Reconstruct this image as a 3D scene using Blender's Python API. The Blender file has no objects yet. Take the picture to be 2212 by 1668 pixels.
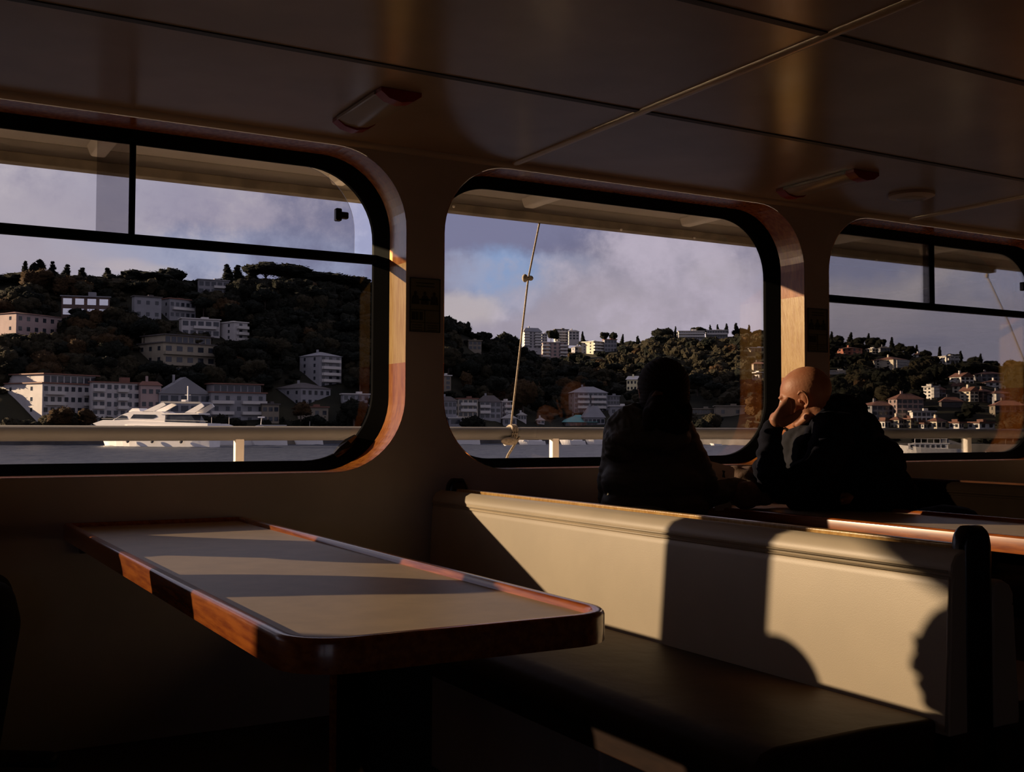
import bpy, bmesh, math, random
from mathutils import Vector, Matrix, noise, Quaternion
random.seed(7)
C = bpy.context.scene.collection
PI = math.pi

# ------------------------------------------------------------------ camera
YAW, PIT, ROL, FPX = 0.52122, 0.03753, 0.00354, 2385.6
EYE = Vector((0, 0, 1.09))
cF = Vector((math.sin(YAW)*math.cos(PIT), math.cos(YAW)*math.cos(PIT), math.sin(PIT)))
_r = Vector((math.cos(YAW), -math.sin(YAW), 0)); _u = _r.cross(cF)
cR = _r*math.cos(ROL) + _u*math.sin(ROL)
cU = -_r*math.sin(ROL) + _u*math.cos(ROL)
cam = bpy.data.cameras.new('camera'); camo = bpy.data.objects.new('camera', cam); C.objects.link(camo)
cam.sensor_width = 36; cam.lens = 36*FPX/2212; cam.clip_start = .05; cam.clip_end = 5000
camo.matrix_world = Matrix(((cR.x, cU.x, -cF.x, EYE.x), (cR.y, cU.y, -cF.y, EYE.y), (cR.z, cU.z, -cF.z, EYE.z), (0, 0, 0, 1)))
bpy.context.scene.camera = camo

def ray(px, py): return cF + cR*((px-1106)/FPX) + cU*((834-py)/FPX)
def at(px, py, depth): return EYE + ray(px, py)*depth            # photo pixel + distance ahead -> point in the place
def on(px, py, ax, v):                                            # ... onto a plane x=, y= or z=
    d = ray(px, py); return EYE + d*((v-EYE[ax])/d[ax])
def far(px, py, dist):                                            # ... at a horizontal distance
    d = ray(px, py); return EYE + d*(dist/math.hypot(d.x, d.y))
def proj(P):
    q = Vector(P)-EYE; z = q.dot(cF); return 1106+FPX*q.dot(cR)/z, 834-FPX*q.dot(cU)/z

# ------------------------------------------------------------------ materials
MATS = {}
def mat(name, col, rough=.6, metal=0, var=0., scale=8., bump=0., bscale=60., spec=.5, col2=None, wood=False, coat=0., stretch=None, sss=0.):
    if name in MATS: return MATS[name]
    m = bpy.data.materials.new(name); m.use_nodes = True; MATS[name] = m
    nt = m.node_tree; N = nt.nodes; L = nt.links; b = N['Principled BSDF']
    b.inputs['Roughness'].default_value = rough; b.inputs['Metallic'].default_value = metal
    b.inputs['Specular IOR Level'].default_value = spec
    b.inputs['Coat Weight'].default_value = coat; b.inputs['Coat Roughness'].default_value = .12
    if sss: b.inputs['Subsurface Weight'].default_value = sss; b.inputs['Subsurface Radius'].default_value = (.01, .004, .002)
    tc = N.new('ShaderNodeTexCoord'); mp = N.new('ShaderNodeMapping'); L.new(tc.outputs['Object'], mp.inputs[0])
    mp.inputs['Scale'].default_value = stretch or (1, 1, 1)
    nz = N.new('ShaderNodeTexNoise'); L.new(mp.outputs[0], nz.inputs['Vector']); nz.inputs['Scale'].default_value = scale; nz.inputs['Detail'].default_value = 6
    rp = N.new('ShaderNodeValToRGB'); L.new(nz.outputs[0], rp.inputs[0])
    c2 = col2 or tuple(max(0, c*(1-var)) for c in col)
    c1 = col if col2 else tuple(min(1, c*(1+var*.6)) for c in col)
    rp.color_ramp.elements[0].position = .36; rp.color_ramp.elements[1].position = .64
    rp.color_ramp.elements[0].color = (*c2, 1); rp.color_ramp.elements[1].color = (*c1, 1)
    L.new(rp.outputs[0], b.inputs['Base Color'])
    if bump:
        n2 = N.new('ShaderNodeTexNoise'); L.new(mp.outputs[0], n2.inputs['Vector']); n2.inputs['Scale'].default_value = bscale; n2.inputs['Detail'].default_value = 4
        bp = N.new('ShaderNodeBump'); bp.inputs['Strength'].default_value = bump; bp.inputs['Distance'].default_value = .01
        L.new(n2.outputs[0], bp.inputs['Height']); L.new(bp.outputs[0], b.inputs['Normal'])
    return m

def glass_mat(name, T):
    m = bpy.data.materials.new(name); m.use_nodes = True; nt = m.node_tree; N = nt.nodes; L = nt.links
    for n in list(N): N.remove(n)
    out = N.new('ShaderNodeOutputMaterial'); tr = N.new('ShaderNodeBsdfTransparent'); gl = N.new('ShaderNodeBsdfGlossy')
    tr.inputs[0].default_value = (*T, 1); gl.inputs['Roughness'].default_value = .0; gl.inputs[0].default_value = (.8, .8, .8, 1)
    fr = N.new('ShaderNodeFresnel'); fr.inputs[0].default_value = 1.45; mx = N.new('ShaderNodeMixShader')
    mu = N.new('ShaderNodeMath'); mu.operation = 'MULTIPLY'; mu.inputs[1].default_value = .8
    L.new(fr.outputs[0], mu.inputs[0]); L.new(mu.outputs[0], mx.inputs[0]); L.new(tr.outputs[0], mx.inputs[1]); L.new(gl.outputs[0], mx.inputs[2]); L.new(mx.outputs[0], out.inputs[0])
    return m

cream_wall = mat('cream_wall_paint', (.62, .545, .49), .45, var=.10, scale=3, bump=.02, bscale=200)
ceil_m = mat('ceiling_laminate', (.46, .375, .305), .22, var=.12, scale=2.2, bump=.012, bscale=350)
floor_m = mat('deck_floor', (.05, .035, .03), .6, var=.3)
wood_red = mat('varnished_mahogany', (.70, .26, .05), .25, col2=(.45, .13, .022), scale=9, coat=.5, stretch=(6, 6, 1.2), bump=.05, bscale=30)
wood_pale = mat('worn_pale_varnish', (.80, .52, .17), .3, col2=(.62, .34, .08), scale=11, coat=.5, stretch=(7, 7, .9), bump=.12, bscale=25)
wood_edge = mat('varnished_table_edge', (.50, .14, .02), .25, col2=(.28, .06, .012), scale=10, coat=.6, stretch=(9, .9, 9))
black_m = mat('black_rubber_frame', (.003, .003, .003), .8, var=.2, spec=.05)
cream_vinyl = mat('cream_vinyl', (.70, .60, .44), .42, var=.05, scale=5, bump=.05, bscale=400)
brown_vinyl = mat('dark_brown_vinyl', (.070, .036, .016), .55, spec=.12, var=.15, scale=6, bump=.3, bscale=9)
lam = mat('table_laminate', (.60, .47, .33), .42, spec=.35, var=.08, scale=14, bump=.01, bscale=300)
shade_black = mat('painted_shade_black', (.009, .006, .004), .95, var=.1, spec=0)  # shade painted as a colour, for the second bench and pedestal sides
shaded_mahogany = mat('shaded_mahogany', (.10, .035, .012), .7, var=.3, spec=.1)  # top strip of the second bench, darkened as if in shade
dark_wood = mat('dark_stained_wood', (.035, .015, .008), .4, col2=(.02, .008, .004), scale=8, stretch=(1, 1, 6))
grey_panel = mat('grey_laminate_panel', (.020, .021, .020), .9, spec=.0, var=.06)
blackpl = mat('black_plastic', (.010, .008, .007), .25, var=.2)
white_paint = mat('white_marine_paint', (.72, .66, .58), .4, var=.06, scale=4, bump=.05, bscale=30)
canopy_m = mat('canopy_underside_paint', (.42, .385, .35), .5, var=.08, scale=3)
rope_m = mat('rope_fibre', (.26, .215, .16), .9, var=.35, scale=120)
deck_m = mat('side_deck_paint', (.18, .16, .14), .6, var=.2)
red_pl = mat('red_plastic_cap', (.35, .015, .01), .3, var=.1)
lens_m = mat('lamp_diffuser', (.45, .40, .33), .25, var=.05)
steel = mat('brushed_strip', (.85, .72, .52), .25, var=.05, metal=.15)
paper = mat('cream_card', (.80, .68, .50), .7, var=.04)
brown_cloth = mat('brown_bag_cloth', (.20, .13, .09), .85, var=.25, scale=20, bump=.3, bscale=60)
placard_m = mat('placard_yellowed', (.22, .20, .11), .5, var=.1)
ink = mat('placard_ink', (.03, .028, .02), .6)
skin = mat('skin', (.62, .29, .16), .5, col2=(.50, .20, .10), scale=18, bump=.08, bscale=120, sss=.08)
eye_m = mat('eye_white', (.6, .55, .5), .2)
navy = mat('navy_fleece', (.016, .017, .027), .95, spec=.1, var=.25, scale=30, bump=.15, bscale=200)
olive = mat('dark_olive_nylon', (.085, .079, .066), .6, spec=.25, var=.2, scale=12, bump=.12, bscale=50)
shirt = mat('grey_shirt', (.022, .022, .030), .9, var=.2)
trouser = mat('dark_trousers', (.015, .015, .02), .9, var=.2)
shoe_m = mat('black_leather', (.012, .011, .01), .4, var=.1)
hair_m = mat('dark_brown_hair', (.022, .008, .004), .75, spec=.15, col2=(.010, .004, .003), scale=30, stretch=(30, 30, 2), bump=.3, bscale=20)
scrunch = mat('brown_elastic', (.12, .05, .03), .7)
GL = glass_mat('tinted_window_glass', (.72, .71, .73))
GC = glass_mat('single_tinted_glass', (.72, .71, .73))

# ------------------------------------------------------------------ mesh helpers
class MB:
    def __init__(s): s.v = []; s.f = []
    def add(s, vs, fs):
        n = len(s.v); s.v += [Vector(v) for v in vs]; s.f += [tuple(i+n for i in f) for f in fs]
    def box(s, x0, y0, z0, x1, y1, z1, M=None):
        vs = [Vector((x, y, z)) for z in (z0, z1) for y in (y0, y1) for x in (x0, x1)]
        if M: vs = [M @ v for v in vs]
        s.add(vs, [(0, 2, 3, 1), (4, 5, 7, 6), (0, 1, 5, 4), (2, 6, 7, 3), (0, 4, 6, 2), (1, 3, 7, 5)])
    def prism(s, poly, a0, a1, axis='y', M=None, inset=None):
        # poly in the two other axes; axis is the extrusion direction
        n = len(poly)
        def mk(p, a):
            if axis == 'y': return Vector((p[0], a, p[1]))
            if axis == 'x': return Vector((a, p[0], p[1]))
            return Vector((p[0], p[1], a))
        vs = [mk(p, a0) for p in poly] + [mk(p, a1) for p in poly]
        if M: vs = [M @ v for v in vs]
        s.add(vs, [tuple(range(n))[::-1], tuple(range(n, 2*n))] + [(i, (i+1) % n, (i+1) % n+n, i+n) for i in range(n)])
    def tube(s, pts, r, seg=10, cap=True):
        pts = [Vector(p) for p in pts]; rs = r if isinstance(r, (list, tuple)) else [r]*len(pts)
        rings = []; up = Vector((0, 0, 1))
        for i, p in enumerate(pts):
            d = (pts[min(i+1, len(pts)-1)] - pts[max(i-1, 0)]).normalized()
            a = d.cross(up if abs(d.z) < .95 else Vector((1, 0, 0))).normalized(); b = d.cross(a)
            rings.append([p + (a*math.cos(t)+b*math.sin(t))*rs[i] for t in [2*PI*k/seg for k in range(seg)]])
        n = len(s.v)
        for rg in rings: s.v += rg
        for i in range(len(pts)-1):
            for k in range(seg):
                s.f.append((n+i*seg+k, n+i*seg+(k+1) % seg, n+(i+1)*seg+(k+1) % seg, n+(i+1)*seg+k))
        if cap:
            s.f.append(tuple(n+k for k in range(seg))[::-1]); s.f.append(tuple(n+(len(pts)-1)*seg+k for k in range(seg)))
    def ell(s, c, rad, R=None, seg=36, rings=22):
        c = Vector(c); n = len(s.v); vs = []
        for i in range(1, rings):
            ph = PI*i/rings
            for k in range(seg):
                t = 2*PI*k/seg; vs.append(Vector((rad[0]*math.sin(ph)*math.cos(t), rad[1]*math.sin(ph)*math.sin(t), rad[2]*math.cos(ph))))
        vs += [Vector((0, 0, rad[2])), Vector((0, 0, -rad[2]))]
        s.v += [c + (R @ v if R else v) for v in vs]
        T = n+len(vs)-2; Bt = T+1
        for i in range(rings-2):
            for k in range(seg): s.f.append((n+i*seg+k, n+(i+1)*seg+k, n+(i+1)*seg+(k+1) % seg, n+i*seg+(k+1) % seg))
        for k in range(seg):
            s.f.append((T, n+k, n+(k+1) % seg)); s.f.append((Bt, n+(rings-2)*seg+(k+1) % seg, n+(rings-2)*seg+k))
    def chain(s, pts):            # tapered limb: list of (point, radius), as overlapping balls
        for (p, a), (q, b) in zip(pts[:-1], pts[1:]):
            p = Vector(p); q = Vector(q); n = max(2, int((q-p).length/(min(a, b)*.3))+1)
            for i in range(n+1):
                t = i/n; s.ell(p.lerp(q, t), (a+(b-a)*t,)*3, seg=20, rings=12)
    def mesh(s, name):
        m = bpy.data.meshes.new(name); m.from_pydata([tuple(v) for v in s.v], [], s.f); m.update(); return m
def obj(name, mb, material, parent=None, smooth=False, bevel=0., seg=3, origin=None):
    me = mb if isinstance(mb, bpy.types.Mesh) else None
    if me is None:
        bm = bmesh.new(); t = mb.mesh(name); bm.from_mesh(t); bmesh.ops.recalc_face_normals(bm, faces=bm.faces); bm.to_mesh(t); bm.free(); me = t
    if material and not me.materials: me.materials.append(material)
    o = bpy.data.objects.new(name, me); C.objects.link(o)
    if smooth or bevel:
        for p in me.polygons: p.use_smooth = bool(smooth)
    if bevel:
        b = o.modifiers.new('bevel', 'BEVEL'); b.width = bevel; b.segments = seg; b.limit_method = 'ANGLE'; b.angle_limit = math.radians(40)
    if parent: o.parent = parent
    return o
def smooth_angle(o, deg=40):
    for p in o.data.polygons: p.use_smooth = True
    try: o.data.set_sharp_from_angle(angle=math.radians(deg))
    except Exception: pass
def thing(name, label, cat, loc=(0, 0, 0), group=None):
    o = bpy.data.objects.new(name, None); C.objects.link(o); o.location = loc; o.empty_display_size = .1
    return tag(o, label, cat, group)
def tag(o, label, cat, group=None, kind=None):
    o['label'] = label; o['category'] = cat
    if group: o['group'] = group
    if kind: o['kind'] = kind
    return o
def struct(o, label=None):
    o['kind'] = 'structure'
    if label: o['label'] = label
    return o
def rel(parent, mb):              # shift a world-space MB into a parent's space
    for v in mb.v: v -= parent.location
    return mb
def copy_tree(o, parent=None):
    c = o.copy(); C.objects.link(c)
    if parent: c.parent = parent
    for ch in list(o.children): copy_tree(ch, c)
    return c

# ------------------------------------------------------------------ cabin shell
OPN = 2; WY = 4.0; WT = .27                     # inner face of the window wall, its thickness
PITCH = 2.152; OW = 1.988; Z0, Z1 = .914, 2.178; CZ = 2.2; RAD = .30
def rr(cx, cz, hw, hh, r, n=14):       # rounded rectangle loop (x,z)
    out = []
    for (sx, sz, a0) in ((1, 1, 0), (-1, 1, 90), (-1, -1, 180), (1, -1, 270)):
        for k in range(n+1):
            a = math.radians(a0+90*k/n); out.append((cx+sx*(hw-r)+r*math.cos(a), cz+sz*(hh-r)+r*math.sin(a)))
    return out
def dense(loop, m=.12):
    out = []
    for i, p in enumerate(loop):
        q = loop[(i+1) % len(loop)]; d = math.dist(p, q); k = max(1, int(d/m))
        for j in range(k): out.append((p[0]+(q[0]-p[0])*j/k, p[1]+(q[1]-p[1])*j/k))
    return out
def ring(mb, la, ya, lb, yb):
    n = len(la); s = len(mb.v)
    mb.v += [Vector((p[0], ya, p[1])) for p in la] + [Vector((p[0], yb, p[1])) for p in lb]
    mb.f += [(s+i, s+(i+1) % n, s+n+(i+1) % n, s+n+i) for i in range(n)]
CXS = {0: -1.334, 1: .818, 2: 2.970, 3: 5.122, 4: 7.274, -1: -3.486}
CZW = (Z0+Z1)/2; HW = OW/2; HH = (Z1-Z0)/2
wall = MB()
for k, cx in CXS.items():
    loop = dense(rr(cx, CZW, HW, HH, RAD))
    zt, zb = CZ+.02, 0.0; hw = PITCH/2
    ang = lambda p: math.atan2(p[1]-CZW, p[0]-cx)
    def toRect(a):
        dx, dz = math.cos(a), math.sin(a); t = 1e9
        if abs(dx) > 1e-9: t = min(t, hw/abs(dx))
        if dz > 1e-9: t = min(t, (zt-CZW)/dz)
        if dz < -1e-9: t = min(t, (zb-CZW)/dz)
        return (cx+dx*t, CZW+dz*t)
    ol = [toRect(ang(p)) for p in loop]
    for cxn in ((cx+hw, zt), (cx-hw, zt), (cx-hw, zb), (cx+hw, zb)):       # pull the nearest sample onto each corner
        i = min(range(len(ol)), key=lambda j: abs(math.atan2(math.sin(ang(loop[j])-ang(cxn)), math.cos(ang(loop[j])-ang(cxn))))); ol[i] = cxn
    ring(wall, loop, WY, ol, WY); ring(wall, loop, WY+WT, ol, WY+WT)
XL = CXS[-1]-PITCH/2; XR = CXS[4]+PITCH/2
wall.box(XL-3, WY, 0, XL, WY+WT, CZ+.02); wall.box(XR, WY, 0, XR+4, WY+WT, CZ+.02)
w = obj('wall_front', wall, cream_wall); struct(w, 'cream painted cabin wall with large rounded window openings')
XL -= 3; XR += 4; YB = -4.0
mb = MB(); mb.box(XL, YB-.1, -.1, XR, WY+WT, 0); struct(obj('floor', mb, floor_m), 'dark cabin floor')
mb = MB(); mb.box(XL, YB-.1, CZ, XR, WY, CZ+.1); struct(obj('ceiling', mb, ceil_m), 'glossy brown-cream ceiling panels of the cabin')
ops = [(-5.55+2.152*i, -5.55+2.152*i+1.9) for i in range(OPN)]  # unseen openings, added so sky light fills the dark cabin
mb = MB(); mb.box(XL, YB-.1, 0, XR, YB, 1.0); mb.box(XL, YB-.1, 2.0, XR, YB, CZ)
ex = [XL]+[e for o_ in ops for e in o_]+[XR]
for i in range(0, len(ex), 2): mb.box(ex[i], YB-.1, 1.0, ex[i+1], YB, 2.0)
struct(obj('wall_back', mb, cream_wall), 'opposite cabin wall with unseen windows added for fill light')
for i, (a_, b_) in enumerate(ops):
    mb = MB(); mb.box(a_, YB-.06, 1.0, b_, YB-.055, 2.0); struct(obj('window_%d' % (6+i), mb, GL), 'unseen window pane added on the opposite side for fill light')
mb = MB(); mb.box(XL-.1, YB-.1, 0, XL, WY+WT, CZ); struct(obj('wall_left', mb, cream_wall))
mb = MB(); mb.box(XR, YB-.1, 0, XR+.1, WY+WT, CZ); struct(obj('wall_right', mb, cream_wall))
# ceiling seams
tn = 1
seam_dark = mat('seam_gap', (.03, .025, .018), .5)
for y in (3.10, 2.22, 1.34, .46, -.42, -1.3):
    mb = MB(); mb.box(XL, y-.014, CZ-.004, XR, y+.014, CZ+.001)
    struct(obj('trim_%d' % tn, mb, seam_dark), 'dark seam between ceiling panels running along the cabin'); tn += 1
for x in (-2.52, -.11, 2.30, 4.71, 7.12):
    mb = MB(); pts = [(x+.02*math.cos(a), CZ-.012*math.sin(a)) for a in [PI*i/8 for i in range(9)]]
    mb.prism(pts, YB, WY-.012, 'y'); o = obj('trim_%d' % tn, mb, steel); smooth_angle(o, 60)
    struct(o, 'pale rounded joint strip crossing the ceiling'); tn += 1
mb = MB(); pts = [(WY, CZ)]+[(WY-.022*math.cos(a), CZ-.022*math.sin(a)) for a in [PI/2*i/6 for i in range(7)]]
mb.prism(pts, XL, XR, 'x'); o = obj('trim_%d' % tn, mb, cream_wall); smooth_angle(o, 60); struct(o, 'cove strip where wall meets ceiling'); tn += 1

# ------------------------------------------------------------------ windows
def piece(la, ya, lb, yb, sel, t=.012):
    # a strip of the lining between two loops, for loop indexes in sel; real thickness t outward
    mb = MB(); n = len(la)
    for i in sel:
        j = (i+1) % n
        a, b, c, d = la[i], la[j], lb[j], lb[i]
        mb.add([(a[0], ya, a[1]), (b[0], ya, b[1]), (c[0], yb, c[1]), (d[0], yb, d[1])], [(0, 1, 2, 3)])
    return mb
def window(k, slider):
    cx = CXS[k]
    root = thing('window_%d' % k, 'rounded window opening with wooden lining and black frame', 'window', (cx, WY, CZW)); del root['category']; root['kind'] = 'structure'
    a = dense(rr(cx, CZW, HW, HH, RAD)); a2 = dense(rr(cx, CZW, HW-.003, HH-.003, RAD-.003))
    n = len(a)
    if len(a2) != n: a2 = [(cx+(p[0]-cx)*.997, CZW+(p[1]-CZW)*.997) for p in a]
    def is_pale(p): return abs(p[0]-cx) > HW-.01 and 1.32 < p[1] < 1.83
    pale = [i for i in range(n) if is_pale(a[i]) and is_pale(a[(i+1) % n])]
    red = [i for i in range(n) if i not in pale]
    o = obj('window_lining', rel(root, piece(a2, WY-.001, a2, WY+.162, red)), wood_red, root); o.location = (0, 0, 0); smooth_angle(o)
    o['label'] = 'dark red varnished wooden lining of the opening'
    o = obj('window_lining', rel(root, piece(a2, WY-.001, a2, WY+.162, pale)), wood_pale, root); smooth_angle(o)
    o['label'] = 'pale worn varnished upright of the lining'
    # outer skin of the reveal up to the exterior
    fr = MB(); b = [(cx+(p[0]-cx)*(HW-.048)/HW, CZW+(p[1]-CZW)*(HH-.041)/HH) for p in a]
    ring(fr, a, WY+.158, b, WY+.222); ring(fr, b, WY+.222, b, WY+.242); ring(fr, b, WY+.242, a, WY+.262); ring(fr, a, WY+.262, a, WY+.158)
    o = obj('window_frame', rel(root, fr), black_m, root); smooth_angle(o, 30); o['label'] = 'thick black window frame'
    gx0, gx1, gz0, gz1 = cx-HW+.043, cx+HW-.043, Z0+.036, Z1-.036
    def pane(poly, y):
        m = MB(); m.prism(poly, y, y+.005, 'y'); o = obj('pane', rel(root, m), GL, root); o['label'] = 'grey tinted glass pane'; return o
    if not slider:
        pane(rr(cx, (gz0+gz1)/2, (gx1-gx0)/2, (gz1-gz0)/2, .25), WY+.230)
    else:
        zm = 1.781
        m = MB(); m.box(gx0-.004, WY+.210, zm-.018, gx1+.004, WY+.250, zm+.018); o = obj('frame_rail', rel(root, m), black_m, root, bevel=.004)
        o['label'] = 'black horizontal bar of the window frame'
        # lower fixed pane: bottom corners rounded
        lo = [p for p in rr(cx, (gz0+gz1)/2, (gx1-gx0)/2, (gz1-gz0)/2, .25) if p[1] < zm-.1]
        pane([(gx0, zm)] + sorted([p for p in lo if p[0] < cx], key=lambda p: -p[1]*10+p[0]) + sorted([p for p in lo if p[0] >= cx], key=lambda p: p[1]*10+p[0]) + [(gx1, zm)], WY+.238)
        xm = cx-.026 if k == 1 else cx+.040
        up = [p for p in rr(cx, (gz0+gz1)/2, (gx1-gx0)/2, (gz1-gz0)/2, .25) if p[1] > zm+.1]
        L_ = sorted([p for p in up if p[0] < cx], key=lambda p: p[1]*10+p[0])
        pane([(xm, zm), (gx0, zm)] + L_ + [(xm, gz1)], WY+.225)
        gap = .085 if k == 1 else .02; ov = .115 if k == 1 else .045
        R_ = sorted([(p[0]-gap, p[1]) for p in up if p[0] >= cx+.4], key=lambda p: -p[1]*10+p[0])
        pane([(xm-ov, gz1)] + R_ + [(gx1-gap, zm), (xm-ov, zm)], WY+.236)
        m = MB(); m.box(xm-.002, WY+.214, zm, xm+.018, WY+.234, gz1+.01); o = obj('sliding_pane_edge', rel(root, m), black_m, root)
        lz = zm+.17; lx = gx1-gap-.07
        m = MB(); m.box(lx-.022, WY+.205, lz-.026, lx+.004, WY+.235, lz+.026); m.box(lx, WY+.21, lz-.014, lx+.035, WY+.235, lz+.014)
        o = obj('window_latch', rel(root, m), blackpl, root, bevel=.006); o['label'] = 'small black latch on the sliding pane'
    if k == 1:
        m = MB(); c = on(745, 965, 1, WY+.215)
        m.tube([on(725, 985, 1, WY+.215), on(738, 972, 1, WY+.205), on(752, 958, 1, WY+.205), on(768, 943, 1, WY+.215)], [.016, .022, .022, .010], 8)
        o = obj('wiper_clamp', rel(root, m), blackpl, root); o['label'] = 'black clamp across the lower right corner of the glass'
    return root
for k in CXS: window(k, k in (1, 3))

# placards on the pillars
def placard(px_poly, label):
    (x0, z1), (x1, z0) = px_poly
    t = thing('safety_placard', label, 'sign', ((x0+x1)/2, WY, (z0+z1)/2), 'life jacket instruction placards')
    m = MB(); m.box(x0, WY-.006, z0, x1, WY-.001, z1); obj('board', rel(t, m), placard_m, t)
    m = MB(); w = .003
    for a in ((x0, z0, x1, z0+w), (x0, z1-w, x1, z1), (x0, z0, x0+w, z1), (x1-w, z0, x1, z1), (x0, z0+.40*(z1-z0), x1, z0+.40*(z1-z0)+w*.7), (x0+(x1-x0)*.48, z0, x0+(x1-x0)*.48+.002, z0+.4*(z1-z0)), (x0, z0+.17*(z1-z0), x1, z0+.17*(z1-z0)+.002)):
        m.box(a[0], WY-.0085, a[1], a[2], WY-.0055, a[3])
    obj('border', rel(t, m), ink, t)
    H = z1-z0; W = x1-x0
    for i in range(3):        # three figures wearing life jackets
        cx = x0+W*(.18+.31*i); cz = z0+H*.42
        m = MB(); m.prism([(cx-.017, cz+.02), (cx+.017, cz+.02), (cx+.013, cz+.05), (cx+.006, cz+.056), (cx-.006, cz+.056), (cx-.013, cz+.05)], WY-.0085, WY-.0055)
        m.ell((cx, WY-.007, cz+.064), (.007, .0015, .008), seg=10, rings=6)
        if i == 1: m.box(cx-.024, WY-.0085, cz+.036, cx+.024, WY-.0055, cz+.042)
        obj('life_jacket_figure', rel(t, m), ink, t)
    for i, (a, b) in enumerate(((.06, .17), (.20, .28), (.32, .42))):
        m = MB(); m.box(x0+W*a, WY-.0085, z0+H*.22, x0+W*b, WY-.0055, z0+H*.37); obj('life_jacket_drawing', rel(t, m), ink, t)
    for i in range(2): m = MB(); m.box(x0+W*.2, WY-.0085, z0+H*(.90-.06*i), x1-W*.2, WY-.0055, z0+H*(.90-.06*i)+.003); obj('print_line', rel(t, m), ink, t)
    for i in range(3):
        for a, b in ((.08, .40), (.58, .9)): m = MB(); m.box(x0+W*a, WY-.0085, z0+H*(.03+.045*i), x0+W*b, WY-.0055, z0+H*(.03+.045*i)+.002); obj('print_line', rel(t, m), ink, t)
placard(((1.824, 1.686), (1.958, 1.470)), 'faded life jacket placard on pillar right of the sliding left window')
placard(((3.978, 1.686), (4.112, 1.470)), 'faded life jacket placard on pillar behind the bald man')

# ceiling lamps
def lamp(x0, x1, y0, y1, label):
    t = thing('ceiling_lamp', label, 'ceiling light', ((x0+x1)/2, (y0+y1)/2, CZ), 'ceiling lamps near the windows')
    w = (x1-x0); xc = (x0+x1)/2
    prof = lambda k: [(x0+.0*k, CZ-.001), (x0, CZ-.012*k), (x0+w*.2, CZ-.030*k), (x0+w*.5, CZ-.038*k), (x0+w*.8, CZ-.030*k), (x1, CZ-.012*k), (x1, CZ-.001)]
    m = MB(); m.prism(prof(.9), y0+.045, y1-.045, 'y'); o = obj('diffuser', rel(t, m), lens_m, t); smooth_angle(o, 35)
    for a, b in ((y0, y0+.05), (y1-.05, y1)):
        m = MB(); m.prism(prof(1.12), a, b, 'y'); o = obj('end_cap', rel(t, m), red_pl, t); smooth_angle(o, 35); o['label'] = 'red end cap'
    m = MB(); m.box(x0-.004, y0+.05, CZ-.014, x0+.004, y1-.05, CZ-.004); obj('side_rail', rel(t, m), lens_m, t)
lamp(1.400, 1.545, 3.30, 3.745, 'rectangular ceiling lamp with red ends above the left window')
lamp(3.590, 3.745, 3.33, 3.80, 'rectangular ceiling lamp with red ends beside the round ceiling disc')
t = thing('ceiling_speaker', 'flat round cream disc on the ceiling near the right window', 'speaker', (4.22, 3.56, CZ))
m = MB()
m.tube([(4.22, 3.56, CZ), (4.22, 3.56, CZ-.012), (4.22, 3.56, CZ-.022)], [.105, .105, .08], 36); o = obj('rim', rel(t, m), cream_wall, t); smooth_angle(o, 30)
m = MB(); m.tube([(4.22, 3.56, CZ-.02), (4.22, 3.56, CZ-.026)], [.072, .06], 30); o = obj('grille', rel(t, m), lens_m, t); smooth_angle(o, 30)

# ------------------------------------------------------------------ tables
def rrxy(x0, x1, y0, y1, r, n=8):      # corners rounded at the y0 end only
    p = [(x1, y1), (x0, y1)]
    p += [(x0+r-r*math.cos(a), y0+r-r*math.sin(a)) for a in [PI/2*i/n for i in range(n+1)]]
    p += [(x1-r+r*math.sin(a), y0+r-r*math.cos(a)) for a in [PI/2*i/n for i in range(n+1)]]
    return p
def table(x0, x1, y0, y1, label, group='tables fixed to the window wall'):
    t = thing('cabin_table', label, 'table', ((x0+x1)/2, (y0+y1)/2, 0), group)
    out = rrxy(x0, x1, y0, y1, .10); inn = rrxy(x0+.030, x1-.030, y0+.030, y1-.02, .070)
    n = len(out); zt = .75; m = MB()
    prof = [(0, -.042), (.0, .004), (.002, .009), (.006, .012), (.021, .012), (.025, .009), (.027, .003)]   # inset, dz
    loops = []
    for ins, dz in prof:
        f = ins/.030; loops.append([Vector((a[0]+(b[0]-a[0])*f, a[1]+(b[1]-a[1])*f, zt+dz)) for a, b in zip(out, inn)])
    loops.append([Vector((b[0], b[1], zt-.002)) for b in inn]); loops.append([Vector((b[0], b[1], zt-.045)) for b in inn])
    for L in loops: m.v += L
    K = len(loops)
    for k in range(K):
        for i in range(n): m.f.append((k*n+i, k*n+(i+1) % n, ((k+1) % K)*n+(i+1) % n, ((k+1) % K)*n+i))
    o = obj('edge_band', rel(t, m), wood_edge, t); smooth_angle(o, 50); o['label'] = 'orange varnished wooden edge'
    m = MB(); m.prism(inn, zt-.03, zt-.0015, 'z'); o = obj('tabletop', rel(t, m), lam, t); o['label'] = 'cream laminate surface'
    xc = (x0+x1)/2
    m = MB(); m.box(xc-.02, y0+.40, .0, xc+.12, y0+.56, zt-.03); obj('pedestal', rel(t, m), grey_panel, t, bevel=.006)
    m = MB(); m.box(xc-.026, y0+.40, .0, xc-.0205, y0+.554, zt-.03); obj('pedestal_side_shade', rel(t, m), shade_black, t)  # thin panel added to paint the pedestal's left face as shaded
    m = MB(); m.box(xc-.035, y0+.555, .0, xc-.018, y0+.572, zt-.03); obj('pedestal_strip', rel(t, m), wood_edge, t)
    m = MB(); m.box(xc-.10, y0+.30, 0, xc+.16, y0+.7, .03); obj('foot', rel(t, m), blackpl, t, bevel=.006)
    m = MB(); m.box(x0+.05, y1-.03, zt-.09, x1-.05, y1, zt-.03); obj('wall_bracket', rel(t, m), dark_wood, t)
    return t
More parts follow.
